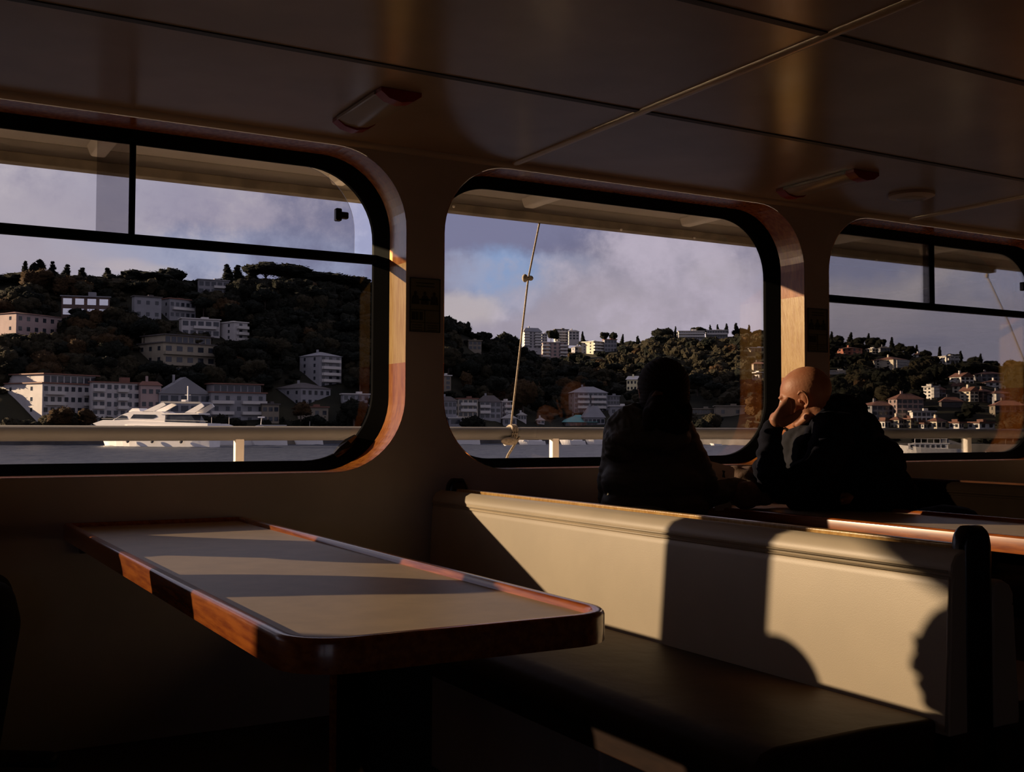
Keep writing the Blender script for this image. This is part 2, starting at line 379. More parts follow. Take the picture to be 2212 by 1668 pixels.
table(.552, 1.168, 1.62, 3.995, 'long cream table with orange wooden edge in the foreground')
table(3.035, 3.651, 1.62, 3.995, 'cream table with glossy orange edge where the couple sits')
table(5.52, 6.13, 1.62, 3.995, 'cream table partly seen beyond the bench behind the man')

# ------------------------------------------------------------------ benches (two seats back to back)
def bench(xm, label, labels=None):
    t = thing('double_bench', label, 'bench', (xm, 2.8, 0), 'double benches standing across the cabin')
    y0, y1 = 1.532, 3.99
    for s in (-1, 1):
        f = lambda x: xm+s*x
        # cushioned backrest: profile in x,z with a rolled top
        dz = -.018 if s < 0 else -.088
        pr = [(.030, .835+dz), (.04, .852+dz), (.06, .858+dz), (.085, .846+dz), (.098, .826+dz), (.098, .806+dz), (.093, .800+dz), (.097, .794+dz), (.100, .78+dz), (.112, .50), (.112, .46), (.030, .46)]
        m = MB(); m.prism([(f(a), z) for a, z in pr], y0, y1, 'y'); o = obj('backrest', rel(t, m), cream_vinyl, t, bevel=.004, seg=2); smooth_angle(o, 50); o['label'] = 'cream vinyl backrest with rolled top'
        m = MB(); m.tube([(f(.0985), y0+.01, .812+dz), (f(.0985), y1, .812+dz)], .0035, 6); m.tube([(f(.0965), y0+.01, .800+dz), (f(.0965), y1, .800+dz)], .003, 6); m.tube([(f(.1), y0+.006, .80+dz), (f(.115), y0+.006, .47)], .003, 6)
        obj('piping', rel(t, m), cream_vinyl, o, smooth=True)
        sc = [(.11, .49), (.11, .40), (.58, .40), (.60, .42), (.60, .465), (.585, .483), (.55, .492), (.3, .496)]
        m = MB(); m.prism([(f(a), z) for a, z in sc], y0+.03, y1, 'y'); o = obj('seat_cushion', rel(t, m), brown_vinyl, t, bevel=.012, seg=3); smooth_angle(o, 60); o['label'] = 'dark brown vinyl seat'
        m = MB(); m.box(min(f(.05), f(.56)), y0+.06, .34, max(f(.05), f(.56)), y1, .40); obj('seat_board', rel(t, m), dark_wood, t, bevel=.004)
        m = MB(); m.box(min(f(.05), f(.46)), y0+.75, 0, max(f(.05), f(.46)), y1, .34); obj('plinth', rel(t, m), cream_wall, t, bevel=.01)
        m = MB(); m.box(min(f(.02), f(.105)), y0-.010, 0, max(f(.02), f(.105)), y0+.0, .46); obj('end_panel', rel(t, m), dark_wood, t)
    m = MB(); m.box(xm-.029, y0, .45, xm-.006, y1, .846); o = obj('top_rail', rel(t, m), wood_pale, t, bevel=.003); o['label'] = 'varnished wooden strip along the top'
    for yy in (y0-.006, y1-.075):
        m = MB(); m.prism([(xm+.030, .0), (xm+.030, .845), (xm+.023, .875), (xm+.005, .887), (xm-.037, .887), (xm-.055, .875), (xm-.062, .845), (xm-.062, 0)], yy, yy+.045, 'y')
        o = obj('end_post', rel(t, m), blackpl, t, bevel=.018, seg=4); smooth_angle(o, 60); o['label'] = 'black rounded end post'
    return t
BX = 2.025; BP = 2.483
b1 = bench(BX, 'double bench with sunlit cream backrest and dark brown seat, nearest the camera')
for i, (k, lb) in enumerate(((1, 'double bench behind the bald man, only its top edge showing'), (2, 'double bench farthest to the right along the cabin'), (-1, 'double bench left of the foreground table, outside the picture'))):
    c = copy_tree(b1); c.location = (BX+k*BP, 2.8, 0); c['label'] = lb
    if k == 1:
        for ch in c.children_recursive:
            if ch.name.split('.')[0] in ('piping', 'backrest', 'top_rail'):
                ch.data = ch.data.copy(); ch.data.materials[0] = shaded_mahogany if ch.name.startswith('top_rail') else shade_black; ch['label'] = 'mahogany strip along the top, darkened to look shaded' if ch.name.startswith('top_rail') else 'vinyl coloured almost black to look shaded'  # shade on this bench is put into its material colours

# ------------------------------------------------------------------ things on the couple's table
def remeshed(name, mb, voxel, material, parent=None, sm=4, disp=None):
    me = mb.mesh(name); o = bpy.data.objects.new(name, me); C.objects.link(o)
    r = o.modifiers.new('r', 'REMESH'); r.mode = 'VOXEL'; r.voxel_size = voxel
    if sm: s = o.modifiers.new('s', 'SMOOTH'); s.factor = .5; s.iterations = sm
    dg = bpy.context.evaluated_depsgraph_get(); dg.update()
    m2 = bpy.data.meshes.new_from_object(o.evaluated_get(dg)); m2.name = name
    bpy.data.objects.remove(o); bpy.data.meshes.remove(me)
    if disp:
        nr = [v.normal.copy() for v in m2.vertices]
        for v, n in zip(m2.vertices, nr): v.co += n*disp(v.co, n)
    m2.materials.clear(); m2.materials.append(material)
    for p in m2.polygons: p.use_smooth = True
    o = bpy.data.objects.new(name, m2); C.objects.link(o)
    if parent: o.parent = parent
    return o
def ridge(v): return 1-abs(noise.noise(v))*2.2

cb = on(1590, 1090, 2, .75)
Pt = [at(1533, 996, 4.50), at(1583, 1009, 4.60), at(1587, 1014, 4.60)]
t = thing('folded_card', 'small sunlit cream card standing on the table between the couple', 'card', (Pt[1].x, Pt[1].y, .75))
P = Pt+[Vector((Pt[2].x-.01, Pt[2].y+.01, .752)), Vector((Pt[0].x+.03, Pt[0].y, .752))]
nrm = (P[1]-P[0]).cross(P[3]-P[0]).normalized()*.004
m = MB(); m.add(P+[p+nrm for p in P], [(0, 1, 2, 3, 4), (9, 8, 7, 6, 5)]+[(i, (i+1) % 5, (i+1) % 5+5, i+5) for i in range(5)])
obj('sheet', rel(t, m), paper, t)
e1 = (P[1]-P[0]).normalized(); e3 = Vector((0, 0, 1)); ctr = at(1562, 1022, 4.54); back = -cF*.012
m = MB(); s_ = .0018*1.9
m.add([ctr+back+e1*a*s_+e3*b*s_ for a, b in ((-3.2, 3.2), (3.2, 3.2), (1.6, 0), (3, -5), (-3, -5), (-1.6, 0))], [(0, 1, 2, 3, 4, 5)])
m.add([v-cF*.002 for v in m.v[:6]], [(0, 1, 2, 3, 4, 5)]); obj('printed_mark', rel(t, m), ink, t)

m = MB()
for (px, py, d, r) in ((1578, 1062, 4.62, .055), (1605, 1050, 4.68, .075), (1632, 1058, 4.72, .07), (1650, 1066, 4.66, .05), (1590, 1030, 4.70, .05), (1618, 1034, 4.74, .055), (1612, 1070, 4.6, .06)):
    c = at(px, py, d); c.z = max(c.z, .75+r*.8); m.ell(c, (r, r, r*.95))
o = remeshed('cloth_bag', m, .009, brown_cloth, None, 3, lambda v, n: .006*ridge(v*14))
for v in o.data.vertices: v.co.z = max(v.co.z, .7505)
c0 = on(1608, 1075, 2, .75); o.data.transform(Matrix.Translation(-c0)); o.location = c0
tag(o, 'crumpled brown cloth bag lying on the table between the couple', 'bag')

# ------------------------------------------------------------------ people
def basis(fd, up=(0, 0, 1)):
    f = Vector(fd).normalized(); u = Vector(up); l = u.cross(f).normalized(); u = f.cross(l).normalized(); return f, l, u
def head_mb(c, fd, up=(0, 0, 1), s=1., mb=None):
    f, l, u = basis(fd, up); c = Vector(c); m = mb or MB()
    R = Matrix((f, l, u)).transposed()                      # local (forward,left,up) -> place
    P = lambda a, b, d: c + (f*a+l*b+u*d)*s
    E = lambda a, b, d, ra, rb, rd: m.ell(P(a, b, d), (ra*s, rb*s, rd*s), R)
    E(-.012, 0, .020, .104, .080, .092)                     # cranium
    E(.035, 0, -.005, .066, .068, .078)                     # forehead and cheeks
    E(.042, 0, -.060, .050, .052, .050)                     # jaw
    E(.066, 0, -.098, .022, .026, .018)                     # chin
    E(.0, .0, -.065, .05, .056, .055)
    for sg in (1, -1):
        E(.078, sg*.030, .020, .018, .026, .009)            # brow
        E(.070, sg*.042, -.030, .022, .020, .018)           # cheekbone
        m.chain([(P(.0, sg*.050, -.085), .016*s), (P(.055, sg*.030, -.105), .014*s)])
    m.chain([(P(.092, 0, .012), .009*s), (P(.108, 0, -.016), .010*s), (P(.116, 0, -.030), .012*s)])
    for sg in (1, -1): E(.104, sg*.012, -.034, .010, .009, .008)
    E(.092, 0, -.060, .014, .024, .007); E(.089, 0, -.071, .014, .021, .008)
    for sg in (1, -1):                                       # ears
        pts = [(-.004+.019*math.sin(a)*-1, .079+.012*max(0, math.cos(a*.5)), -.012+.031*math.cos(a)) for a in [math.radians(x) for x in (-40, -10, 20, 50, 80, 110, 140, 170)]]
        m.chain([(P(a-.012, sg*(b+.006), d), .0058*s) for a, b, d in pts])
        E(-.012, sg*.080, -.044, .008, .006, .010); E(-.018, sg*.078, -.010, .012, .004, .024)
        E(.004, sg*.078, -.018, .006, .006, .008)
    return m, P, (f, l, u)
def eyes(P, s, parent, ax):
    f, l, u = ax
    for sg in (1, -1):
        e = MB(); e.ell(P(.084, sg*.031, .002), (.0115*s,)*3, None, 16, 10); o = obj('eye', rel(parent, e), eye_m, parent, smooth=True)

def finalize_person(body, name_loc):
    body.data.transform(Matrix.Translation(-Vector(name_loc))); body.location = name_loc

# --- bald man
base = Vector((3.95, 3.25, .48))
fd = (-.47, .86, -.30)
hc = at(1738, 854, 4.58)
m, P, ax = head_mb(hc, fd, (-.10, -.05, 1), 1.03)
m.chain([(P(-.03, 0, -.06), .056), (P(-.055, -.01, -.14), .062), (at(1785, 935, 4.6), .06)])
# left hand held against the cheek
J = lambda px, py, d: at(px, py, d)
wr = J(1667, 930, 4.47)
m.chain([(P(-.055, -.01, -.14), .05), (at(1800, 950, 4.52), .055), (at(1775, 1000, 4.42), .048), (at(1725, 1040, 4.44), .042), (at(1692, 1062, 4.47), .038), (at(1667, 1020, 4.47), .038), (J(1664, 960, 4.47), .031), (wr, .026), (J(1676, 903, 4.46), .025)])
m.chain([(J(1679, 908, 4.44), .030), (J(1693, 890, 4.43), .030), (J(1698, 876, 4.43), .024)])
m.chain([(J(1684, 911, 4.46), .029), (J(1701, 896, 4.47), .026), (J(1706, 882, 4.47), .018)])
m.chain([(J(1692, 912, 4.42), .021), (J(1706, 907, 4.40), .0165), (J(1718, 899, 4.40), .0135), (J(1728, 889, 4.41), .0110)])   # thumb
for i, (kx, ky, dd, r) in enumerate(((1697, 873, 4.43, .0120), (1692, 876, 4.455, .0122), (1688, 881, 4.48, .0114), (1686, 888, 4.505, .0100))):
    k0 = J(kx, ky, dd)                                    # knuckles up, fingers folded in against the face
    m.chain([(k0, r+.001), (J(kx+5, ky-9+i*1.5, dd+.012), r), (J(kx+15-i, ky-6+i*2, dd+.03), r*.92), (J(kx+17-i, ky+6, dd+.028), r*.85)])
# right hand resting on the table under the chest
rw = Vector((3.50, 3.30, .80))
m.chain([(P(-.055, -.01, -.14), .05), (at(1850, 945, 4.80), .05), (at(1800, 1010, 4.95), .036), (Vector((3.70, 3.25, .84)), .027), (Vector((3.62, 3.22, .83)), .025), (rw, .026), (rw+Vector((-.05, .04, -.005)), .026)])
for i in range(4):
    a = rw+Vector((-.06+.012*i, .03+.018*i, 0)); m.chain([(a, .011), (a+Vector((-.035, .012, .004)), .0095), (a+Vector((-.058, .016, -.012)), .0085)])
m.chain([(rw+Vector((-.02, -.01, .0)), .012), (rw+Vector((-.055, -.025, -.005)), .010)])
man = remeshed('person', m, .0034, skin, None, 5)
finalize_person(man, base)
tag(man, 'bald person in navy hoodie leaning cheek on hand beside the window', 'person', 'couple at the table by the window')
def child(name, mb, voxel, material, parent, sm=4, disp=None):
    o = remeshed(name, mb, voxel, material, parent, sm, disp); o.data.transform(Matrix.Translation(-parent.location)); return o
eyes(P, 1.03, man, ax)
def folds(amp, sx, sy, sz, off=0.):
    def f(v, n):
        q = Vector((v.x*sx+off, v.y*sy, v.z*sz)); w_ = noise.noise(q*.5)*1.5
        return amp*(ridge(q+Vector((w_, w_, w_)))-.45) + amp*.5*noise.noise(q*2.3)
    return f
m = MB()
Rt = Matrix((cR, cF, cU)).transposed()
def E(px, py, d, a, b, c_): m.ell(at(px, py, d), (a, b, c_), Rt, 40, 26)
E(1822, 935, 4.60, .13, .15, .10); E(1868, 1000, 4.66, .165, .17, .13); E(1882, 1065, 4.70, .185, .18, .14); E(1892, 1130, 4.75, .19, .18, .14)
E(1812, 912, 4.55, .10, .11, .07); E(1855, 925, 4.62, .085, .11, .070)
m.chain([(at(1790, 925, 4.50), .075), (at(1800, 950, 4.45), .085), (at(1775, 1000, 4.42), .072), (at(1725, 1040, 4.44), .062), (at(1692, 1062, 4.47), .055)])   # left upper arm
m.chain([(at(1690, 1060, 4.47), .056), (at(1667, 1020, 4.47), .060), (at(1662, 975, 4.47), .053), (at(1666, 940, 4.47), .046), (at(1669, 926, 4.47), .043)])  # forearm, cuff
m.chain([(at(1870, 945, 4.85), .08), (at(1800, 1010, 4.95), .065), (Vector((3.70, 3.25, .84)), .062), (Vector((3.57, 3.26, .82)), .050)])
E(1760, 1000, 4.62, .13, .13, .12); E(1760, 1060, 4.66, .13, .12, .13)
m.chain([(at(1645, 1010, 4.62), .040), (at(1660, 1040, 4.62), .05)])
m.ell(Vector((4.02, 3.22, .60)), (.20, .22, .16))
jk = child('hoodie', m, .0075, navy, man, 8, folds(.0085, 8, 8, 17))
m = MB()                                                    # hood lying on the shoulders
m.chain([(at(1752, 925, 4.50), .018), (at(1770, 905, 4.50), .022), (at(1792, 878, 4.53), .026), (at(1808, 868, 4.58), .034), (at(1832, 874, 4.64), .042), (at(1852, 888, 4.68), .045)])
m.chain([(at(1808, 870, 4.60), .040), (at(1835, 895, 4.58), .055), (at(1845, 920, 4.56), .05)])
m.chain([(at(1752, 925, 4.50), .018), (at(1742, 950, 4.48), .020), (at(1735, 975, 4.5), .025)])
child('hood', m, .007, navy, man, 3, folds(.004, 18, 18, 18, 3))
m = MB(); E(1712, 965, 4.58, .052, .07, .075); E(1718, 1005, 4.58, .06, .07, .07); m.chain([(at(1722, 938, 4.56), .035), (at(1748, 938, 4.57), .05)]); m.chain([(at(1748, 942, 4.53), .042), (at(1738, 960, 4.52), .055), (at(1735, 1000, 4.54), .07)]); m.chain([(at(1748, 935, 4.56), .04), (at(1785, 935, 4.6), .075)]); child('shirt', m, .008, shirt, man, 3, folds(.003, 30, 30, 20))
m = MB()
m.ell(Vector((4.03, 3.2, .58)), (.20, .22, .10))
for dy in (-.12, .12): m.chain([(Vector((4.02, 3.2+dy, .57)), .095), (Vector((3.62, 3.2+dy*1.2, .56)), .07), (Vector((3.60, 3.2+dy*1.2, .50)), .065), (Vector((3.68, 3.2+dy*1.1, .12)), .05)])
child('trousers', m, .012, trouser, man, 3, folds(.004, 12, 12, 12))
for dy in (-.13, .13):
    m = MB(); m.chain([(Vector((3.70, 3.2+dy, .05)), .045), (Vector((3.58, 3.2+dy, .042)), .040), (Vector((3.48, 3.2+dy, .035)), .033)]); o = child('shoe', m, .008, shoe_m, man, 2)
m = MB(); c = at(1697, 926, 4.44); m.tube([at(1694, 925, 4.43), at(1702, 929, 4.43)], .006, 8); obj('watch', rel(man, m), steel, man, smooth=True)

# --- woman with ponytail
base = Vector((2.52, 3.42, .49)); fd = (.45, .89, -.03)
hc = at(1431, 848, 4.4)
m, P, ax = head_mb(hc, fd, (0, 0, 1), 1.02)
m.chain([(P(-.02, 0, -.06), .050), (P(-.035, 0, -.14), .055), (at(1425, 935, 4.4), .066)])
for q in (Vector((3.32, 3.80, .79)), Vector((3.34, 3.58, .79))):
    L_ = q.y > 3.7
    m.chain([(at(1425, 935, 4.4), .055), (at(1350, 940, 4.444) if L_ else at(1462, 940, 4.4), .055), (at(1328, 1040, 4.51) if L_ else at(1512, 1040, 4.466), .036), (at(1326, 1072, 4.554) if L_ else at(1518, 1068, 4.51), .033), (q+Vector((-.22, 0, .045)), .028), (q+Vector((-.08, 0, .01)), .028), (q, .024), (q+Vector((.05, .0, -.005)), .024)])
    for i in range(4):
        a = q+Vector((.07, -.028+.019*i, 0)); m.chain([(a, .0095), (a+Vector((.032, 0, .006)), .0085), (a+Vector((.055, 0, -.010)), .0078)])
    m.chain([(q+Vector((.02, -.03, 0)), .011), (q+Vector((.055, -.05, -.005)), .009)])
woman = remeshed('person', m, .0038, skin, None, 5); finalize_person(woman, base)
tag(woman, 'person with dark ponytail in olive jacket, seen from behind at the table', 'person', 'couple at the table by the window')
eyes(P, 1.02, woman, ax)
f, l, u = ax; m = MB(); R = Matrix((f, l, u)).transposed()
m.ell(P(-.022, 0, .024), (.123, .103, .114), R)
m.ell(P(-.040, 0, -.025), (.099, .099, .088), R)
def hs(v, n):
    q = v-woman.location if False else v; a = math.atan2((q-hc).dot(l)+.012, (q-hc).dot(u)+.02); return .0011*math.sin(a*46+2.5*noise.noise(q*22))+.0006*math.sin(a*117)
cut = MB()
hair = child('hair', m, .0035, hair_m, woman, 8, hs)
bm = bmesh.new(); bm.from_mesh(hair.data)                    # open the hair at the face
dl = [v for v in bm.verts if (v.co+woman.location-hc).dot(f) > .045 and (v.co+woman.location-hc).dot(u) < .045]
bmesh.ops.delete(bm, geom=dl, context='VERTS'); bm.to_mesh(hair.data); bm.free()
m = MB()
m.chain([(at(1418, 858, 4.2735), .0286), (at(1424, 880, 4.246), .044), (at(1440, 905, 4.246), .0506), (at(1462, 918, 4.257), .0396), (at(1480, 925, 4.268), .0165)])
m.chain([(at(1420, 862, 4.279), .033), (at(1410, 895, 4.257), .0396), (at(1402, 918, 4.257), .0242)])
m.chain([(at(1470, 860, 4.356), .0242), (at(1482, 885, 4.323), .0242), (at(1484, 908, 4.29), .0176)])
child('ponytail', m, .006, hair_m, woman, 2, lambda v, n: .002*math.sin(v.x*420+v.y*160+5*noise.noise(v*15)))
m = MB(); m.tube([at(1411, 857, 4.246)+cR*.0, at(1418, 849, 4.235), at(1430, 851, 4.246)], [.008, .010, .007], 8); obj('hair_tie', rel(woman, m), scrunch, woman, smooth=True)
m = MB()
def E(px, py, d, a, b, c_): m.ell(at(px, py, d), (a, b, c_), Rt, 40, 26)
E(1405, 945, 4.422, .165, .11, .0825); E(1403, 985, 4.433, .1815, .132, .11); E(1410, 1040, 4.433, .209, .143, .121); E(1412, 1100, 4.433, .22, .143, .132); E(1410, 1180, 4.422, .22, .165, .132)
m.chain([(at(1345, 935, 4.444), .077), (at(1338, 985, 4.466), .0726), (at(1328, 1040, 4.51), .0726), (at(1326, 1075, 4.554), .066), (Vector((3.06, 3.80, .84)), .05), (Vector((3.24, 3.80, .812)), .043)])
m.chain([(at(1465, 935, 4.4), .0726), (at(1490, 985, 4.422), .066), (at(1515, 1040, 4.466), .0682), (at(1520, 1070, 4.51), .0616), (Vector((3.10, 3.56, .84)), .05), (Vector((3.26, 3.58, .812)), .042)])
m.ell(Vector((2.56, 3.42, .63)), (.19, .23, .16))
child('jacket', m, .0075, olive, woman, 9, folds(.0042, 7, 7, 30, 5))
m = MB()                                                    # hood bunched round the neck
E(1405, 945, 4.323, .1595, .0825, .0605); E(1352, 955, 4.367, .088, .0825, .0858); E(1385, 925, 4.345, .099, .066, .055); E(1375, 978, 4.367, .1265, .077, .0495); E(1440, 948, 4.312, .0935, .066, .0605)
m.chain([(at(1332, 920, 4.389), .044), (at(1358, 900, 4.367), .0462), (at(1400, 920, 4.312), .0495), (at(1445, 930, 4.29), .0462), (at(1480, 925, 4.334), .033)])
m.chain([(at(1386, 880, 4.466), .0176), (at(1372, 886, 4.4), .0308), (at(1352, 902, 4.378), .0418)])
child('hood', m, .007, olive, woman, 2, folds(.004, 26, 26, 34, 9))
m = MB(); m.ell(Vector((2.53, 3.42, .595)), (.19, .21, .10))
for dy in (-.11, .11): m.chain([(Vector((2.53, 3.42+dy, .58)), .085), (Vector((2.98, 3.45+dy, .56)), .068), (Vector((3.00, 3.45+dy, .50)), .06), (Vector((2.94, 3.45+dy, .12)), .045)])
child('trousers', m, .012, trouser, woman, 3)
for dy in (-.11, .11):
    m = MB(); m.chain([(Vector((2.92, 3.45+dy, .05)), .042), (Vector((3.02, 3.45+dy, .042)), .038), (Vector((3.12, 3.45+dy, .033)), .03)]); child('shoe', m, .008, shoe_m, woman, 2)

# --- two passengers left of the picture: they stand between the sun and the bench and throw the shadows seen on it
def passenger(hc, fd, bd, cloth, label, seat, lean=0.):
    hc = Vector(hc); m, P, ax = head_mb(hc, fd, (0, 0, 1), .98); bf, bl, bu = basis(bd)
    Q = lambda a, b, d: hc+bf*(a-lean*max(0, min(1, (-d-.15)/.45)))+bl*b+bu*d      # torso leaning forward from the hips
    m.chain([(P(-.02, 0, -.06), .052), (Q(-.03, 0, -.14), .056), (Q(-.04, 0, -.24), .06)])
    for sg in (1, -1):                                          # hands resting on the thighs
        q = Q(.15, sg*.09, .70-hc.z)
        m.chain([(Q(-.04, 0, -.22), .05), (Q(-.04, sg*.145, -.24), .045), (Q(-.06, sg*.175, -.40), .038), (Q(-.06, sg*.165, .74-hc.z), .034), (q-bf*.08, .027), (q, .025), (q+bf*.05, .024)])
        for i in range(4):
            a = q+bf*.07+bl*(-.028+.019*i); m.chain([(a, .0095), (a+bf*.03+bu*.004, .0085), (a+bf*.052-bu*.01, .0078)])
        m.chain([(q+bf*.02-bl*.03*sg, .011), (q+bf*.055-bl*.048*sg, .009)])
    body = remeshed('person', m, .005, skin, None, 3); finalize_person(body, seat); tag(body, label, 'person', 'passengers sitting left of the table')
    eyes(P, .98, body, ax)
    f, l, u = ax; R = Matrix((f, l, u)).transposed(); RB = Matrix((bf, bl, bu)).transposed()
    m = MB(); m.ell(P(-.024, 0, .028), (.104, .086, .096), R, 24, 16); h = child('hair', m, .007, hair_m, body, 2)
    bm = bmesh.new(); bm.from_mesh(h.data); dl = [v for v in bm.verts if (v.co+body.location-hc).dot(f) > .03 and (v.co+body.location-hc).dot(u) < .05]
    bmesh.ops.delete(bm, geom=dl, context='VERTS'); bm.to_mesh(h.data); bm.free()
    zs = hc.z-.50
    m = MB()
    m.ell(Q(-.04, 0, -.24), (.12, .19, .11), RB); m.ell(Q(-.05, 0, -.38), (.14, .21, .15), RB); m.ell(Q(-.05, 0, -.31), (.13, .20, .12), RB); m.ell(Q(-.05, 0, -zs+.04-.0), (.14, .19, .16), RB)
    for sg in (1, -1): m.chain([(Q(-.04, sg*.145, -.24), .058), (Q(-.06, sg*.175, -.40), .052), (Q(-.06, sg*.165, .74-hc.z), .048), (Q(.09, sg*.10, .71-hc.z), .040)])
    child('jacket', m, .011, cloth, body, 3, folds(.005, 9, 9, 14, hc.x*7))
    hz = .59-hc.z
    m = MB(); m.ell(Q(-.05, 0, hz), (.13, .17, .09), RB)
    for sg in (1, -1): m.chain([(Q(-.02, sg*.09, hz-.01), .083), (Q(.36, sg*.10, hz-.02), .065), (Q(.38, sg*.10, hz-.08), .06), (Q(.34, sg*.10, -hc.z+.12), .046)])
    child('trousers', m, .013, trouser, body, 2)
    for sg in (1, -1):
        m = MB(); q = Q(.34, sg*.10, -hc.z+.05); m.chain([(q, .044), (q+bf*.12-bu*.012, .038), (q+bf*.2-bu*.016, .03)]); child('shoe', m, .009, shoe_m, body, 2)
passenger((-.05, 3.185, 1.30), (.05, 1, 0), (.25, 1, 0), navy, 'seated person in dark blue coat left of the foreground table, outside the picture', (-.10, 2.86, .50), .34)
passenger((-.05, 3.71, 1.155), (1, .3, 0), (1, -.05, 0), olive, 'seated person in olive jacket nearest the left window, outside the picture', (-.08, 3.71, .50))

# ------------------------------------------------------------------ side deck outside the windows
RY, RZ = 5.10, 2.212
mb = MB(); mb.box(XL, WY+WT, -.1, XR, 5.25, -.02); struct(obj('floor', mb, deck_m), 'side deck walkway outside the windows')
t = thing('canopy', 'cream roof overhang above the side deck outside the windows', 'roof', (1, RY, RZ)); t['kind'] = 'structure'
mb = MB(); mb.box(XL, WY+.0, 2.302, XR, RY, 2.36); mb.box(XL, WY, 2.36, XR, RY, 2.5); obj('roof_slab', rel(t, mb), canopy_m, t)
xe = on(2140, 590, 1, RY).x
mb = MB(); mb.box(XL, RY-.035, RZ+.022, XR, RY, 2.305); obj('fascia', rel(t, mb), canopy_m, t, bevel=.006)
mb = MB(); mb.box(XL, RY-.05, RZ-.012, xe, RY+.012, RZ+.035); obj('edge_strip', rel(t, mb), mat('weathered_strip', (.22, .18, .13), .7, var=.3, scale=10), t, bevel=.005)
for i, (px, py) in enumerate(((215, 310), (735, 395), (1150, 448), (1490, 492), (2005, 566), (2600, 600), (1810, 527))):
    x = on(px, py, 1, RY-.12).x
    mb = MB(); mb.prism([(x-.05, 2.305), (x+.05, 2.305), (x+.03, 2.255), (x-.03, 2.255)], WY+WT, RY-.08, 'y')
    obj('beam', rel(t, mb), white_paint, t, bevel=.01)
for px, py in ((980, 446), (1342, 496), (1500, 514), (1648, 534), (1894, 562), (770, 416)):
    p = on(px, py, 1, RY-.055); mb = MB(); mb.ell(p, (.008, .006, .008), None, 10, 6); obj('bolt', rel(t, mb), white_paint, t, smooth=True)
t = thing('deck_railing', 'white tubular railing along the side deck outside the windows', 'railing', (1, RY, 0))
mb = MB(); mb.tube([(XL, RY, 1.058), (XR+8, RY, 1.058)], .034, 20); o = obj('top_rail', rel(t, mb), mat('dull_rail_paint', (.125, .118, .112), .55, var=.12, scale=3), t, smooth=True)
for px in (516, 1197, 2090, 2750):
    x = on(px, 960, 1, RY).x
    mb = MB(); mb.box(x-.021, RY-.02, -.02, x+.021, RY+.02, 1.045); obj('post', rel(t, mb), white_paint, t, bevel=.006)
for x in (-.35, -2.2, -4.1): mb = MB(); mb.box(x-.021, RY-.02, -.02, x+.021, RY+.02, 1.045); obj('post', rel(t, mb), white_paint, t, bevel=.006)
mb = MB(); mb.tube([(XL, RY, .55), (XR+8, RY, .55)], .018, 12); obj('lower_rail', rel(t, mb), white_paint, t, smooth=True)
t = thing('rope', 'beige rope tied from the roof edge down to the railing', 'rope', on(1104, 945, 1, RY))
a = on(1166, 478, 1, RY); b = on(1141, 602, 1, RY); c = on(1104, 918, 1, RY-.03)
mb = MB(); pts = [a.lerp(b, k/8) for k in range(9)]+[b.lerp(c, k/14) for k in range(1, 15)]
mb.tube(pts, .0052, 8); obj('cord', rel(t, mb), rope_m, t, smooth=True)
mb = MB(); mb.ell(on(1146, 601, 1, RY), (.016, .014, .014)); mb.ell(on(1134, 601, 1, RY-.01), (.017, .013, .022)); mb.ell(on(1141, 601, 1, RY), (.02, .008, .009)); obj('knot', rel(t, mb), rope_m, t, smooth=True)
mb = MB(); x = on(1104, 930, 1, RY).x
for dx in (-.012, .0, .012):
    mb.tube([(x+dx+.03*math.sin(q)*.3, RY+.042*math.cos(q), 1.058+.042*math.sin(q)) for q in [2*PI*k/16 for k in range(17)]], .008, 6)
mb.ell((x-.035, RY-.045, 1.018), (.05, .02, .022)); obj('rail_hitch', rel(t, mb), rope_m, t, smooth=True)
mb = MB(); q = on(1122, 944, 1, RY-.03); mb.tube([q, on(1098, 982, 1, RY), on(1070, 1050, 1, RY), on(1055, 1100, 1, RY)], .007, 7); obj('loose_end', rel(t, mb), rope_m, t, smooth=True)
t = thing('rope', 'thin stay rope running down from the end of the roof strip at right', 'rope', on(2133, 597, 1, RY))
a = on(2133, 597, 1, RY); b = on(2215, 785, 1, RY+.05); c = b+(b-a)*.9
mb = MB(); mb.tube([a, a.lerp(b, .5)+Vector((.01, 0, .01)), b, c], .0055, 7); obj('cord', rel(t, mb), rope_m, t, smooth=True)
mb = MB(); mb.ell(a+Vector((0, 0, .005)), (.012, .012, .018)); obj('knot', rel(t, mb), rope_m, t, smooth=True)
mb = MB(); mb.box(XL, 5.2, -3.2, XR+8, 5.28, -.02); struct(obj('wall_hull', mb, white_paint), 'ship side below the deck')

# ------------------------------------------------------------------ the far shore
WZ = -3.9                              # water level
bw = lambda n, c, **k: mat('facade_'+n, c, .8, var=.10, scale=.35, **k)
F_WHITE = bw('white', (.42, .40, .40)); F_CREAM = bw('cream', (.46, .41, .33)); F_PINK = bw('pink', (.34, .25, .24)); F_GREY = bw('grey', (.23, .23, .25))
F_LIT = bw('sunlit_white', (.78, .75, .72)); F_LITC = bw('sunlit_cream', (.72, .64, .50)); F_TAN = bw('tan', (.27, .235, .175)); F_BRICK = bw('brick', (.22, .15, .13)); F_YEL = bw('yellow', (.90, .80, .48)); F_RED = bw('red', (.55, .20, .13)); F_DIM = bw('weathered', (.20, .17, .13))  # sunlit white and cream: lighter copies with the sunshine put into the colour
F_DARK = bw('dark', (.10, .09, .09)); R_TILE = bw('roof_tiles', (.16, .07, .05)); R_DARK = bw('dark_roof', (.07, .06, .06)); R_TEAL = bw('teal_roof', (.08, .26, .26)); R_GREY = bw('grey_roof', (.20, .20, .22))
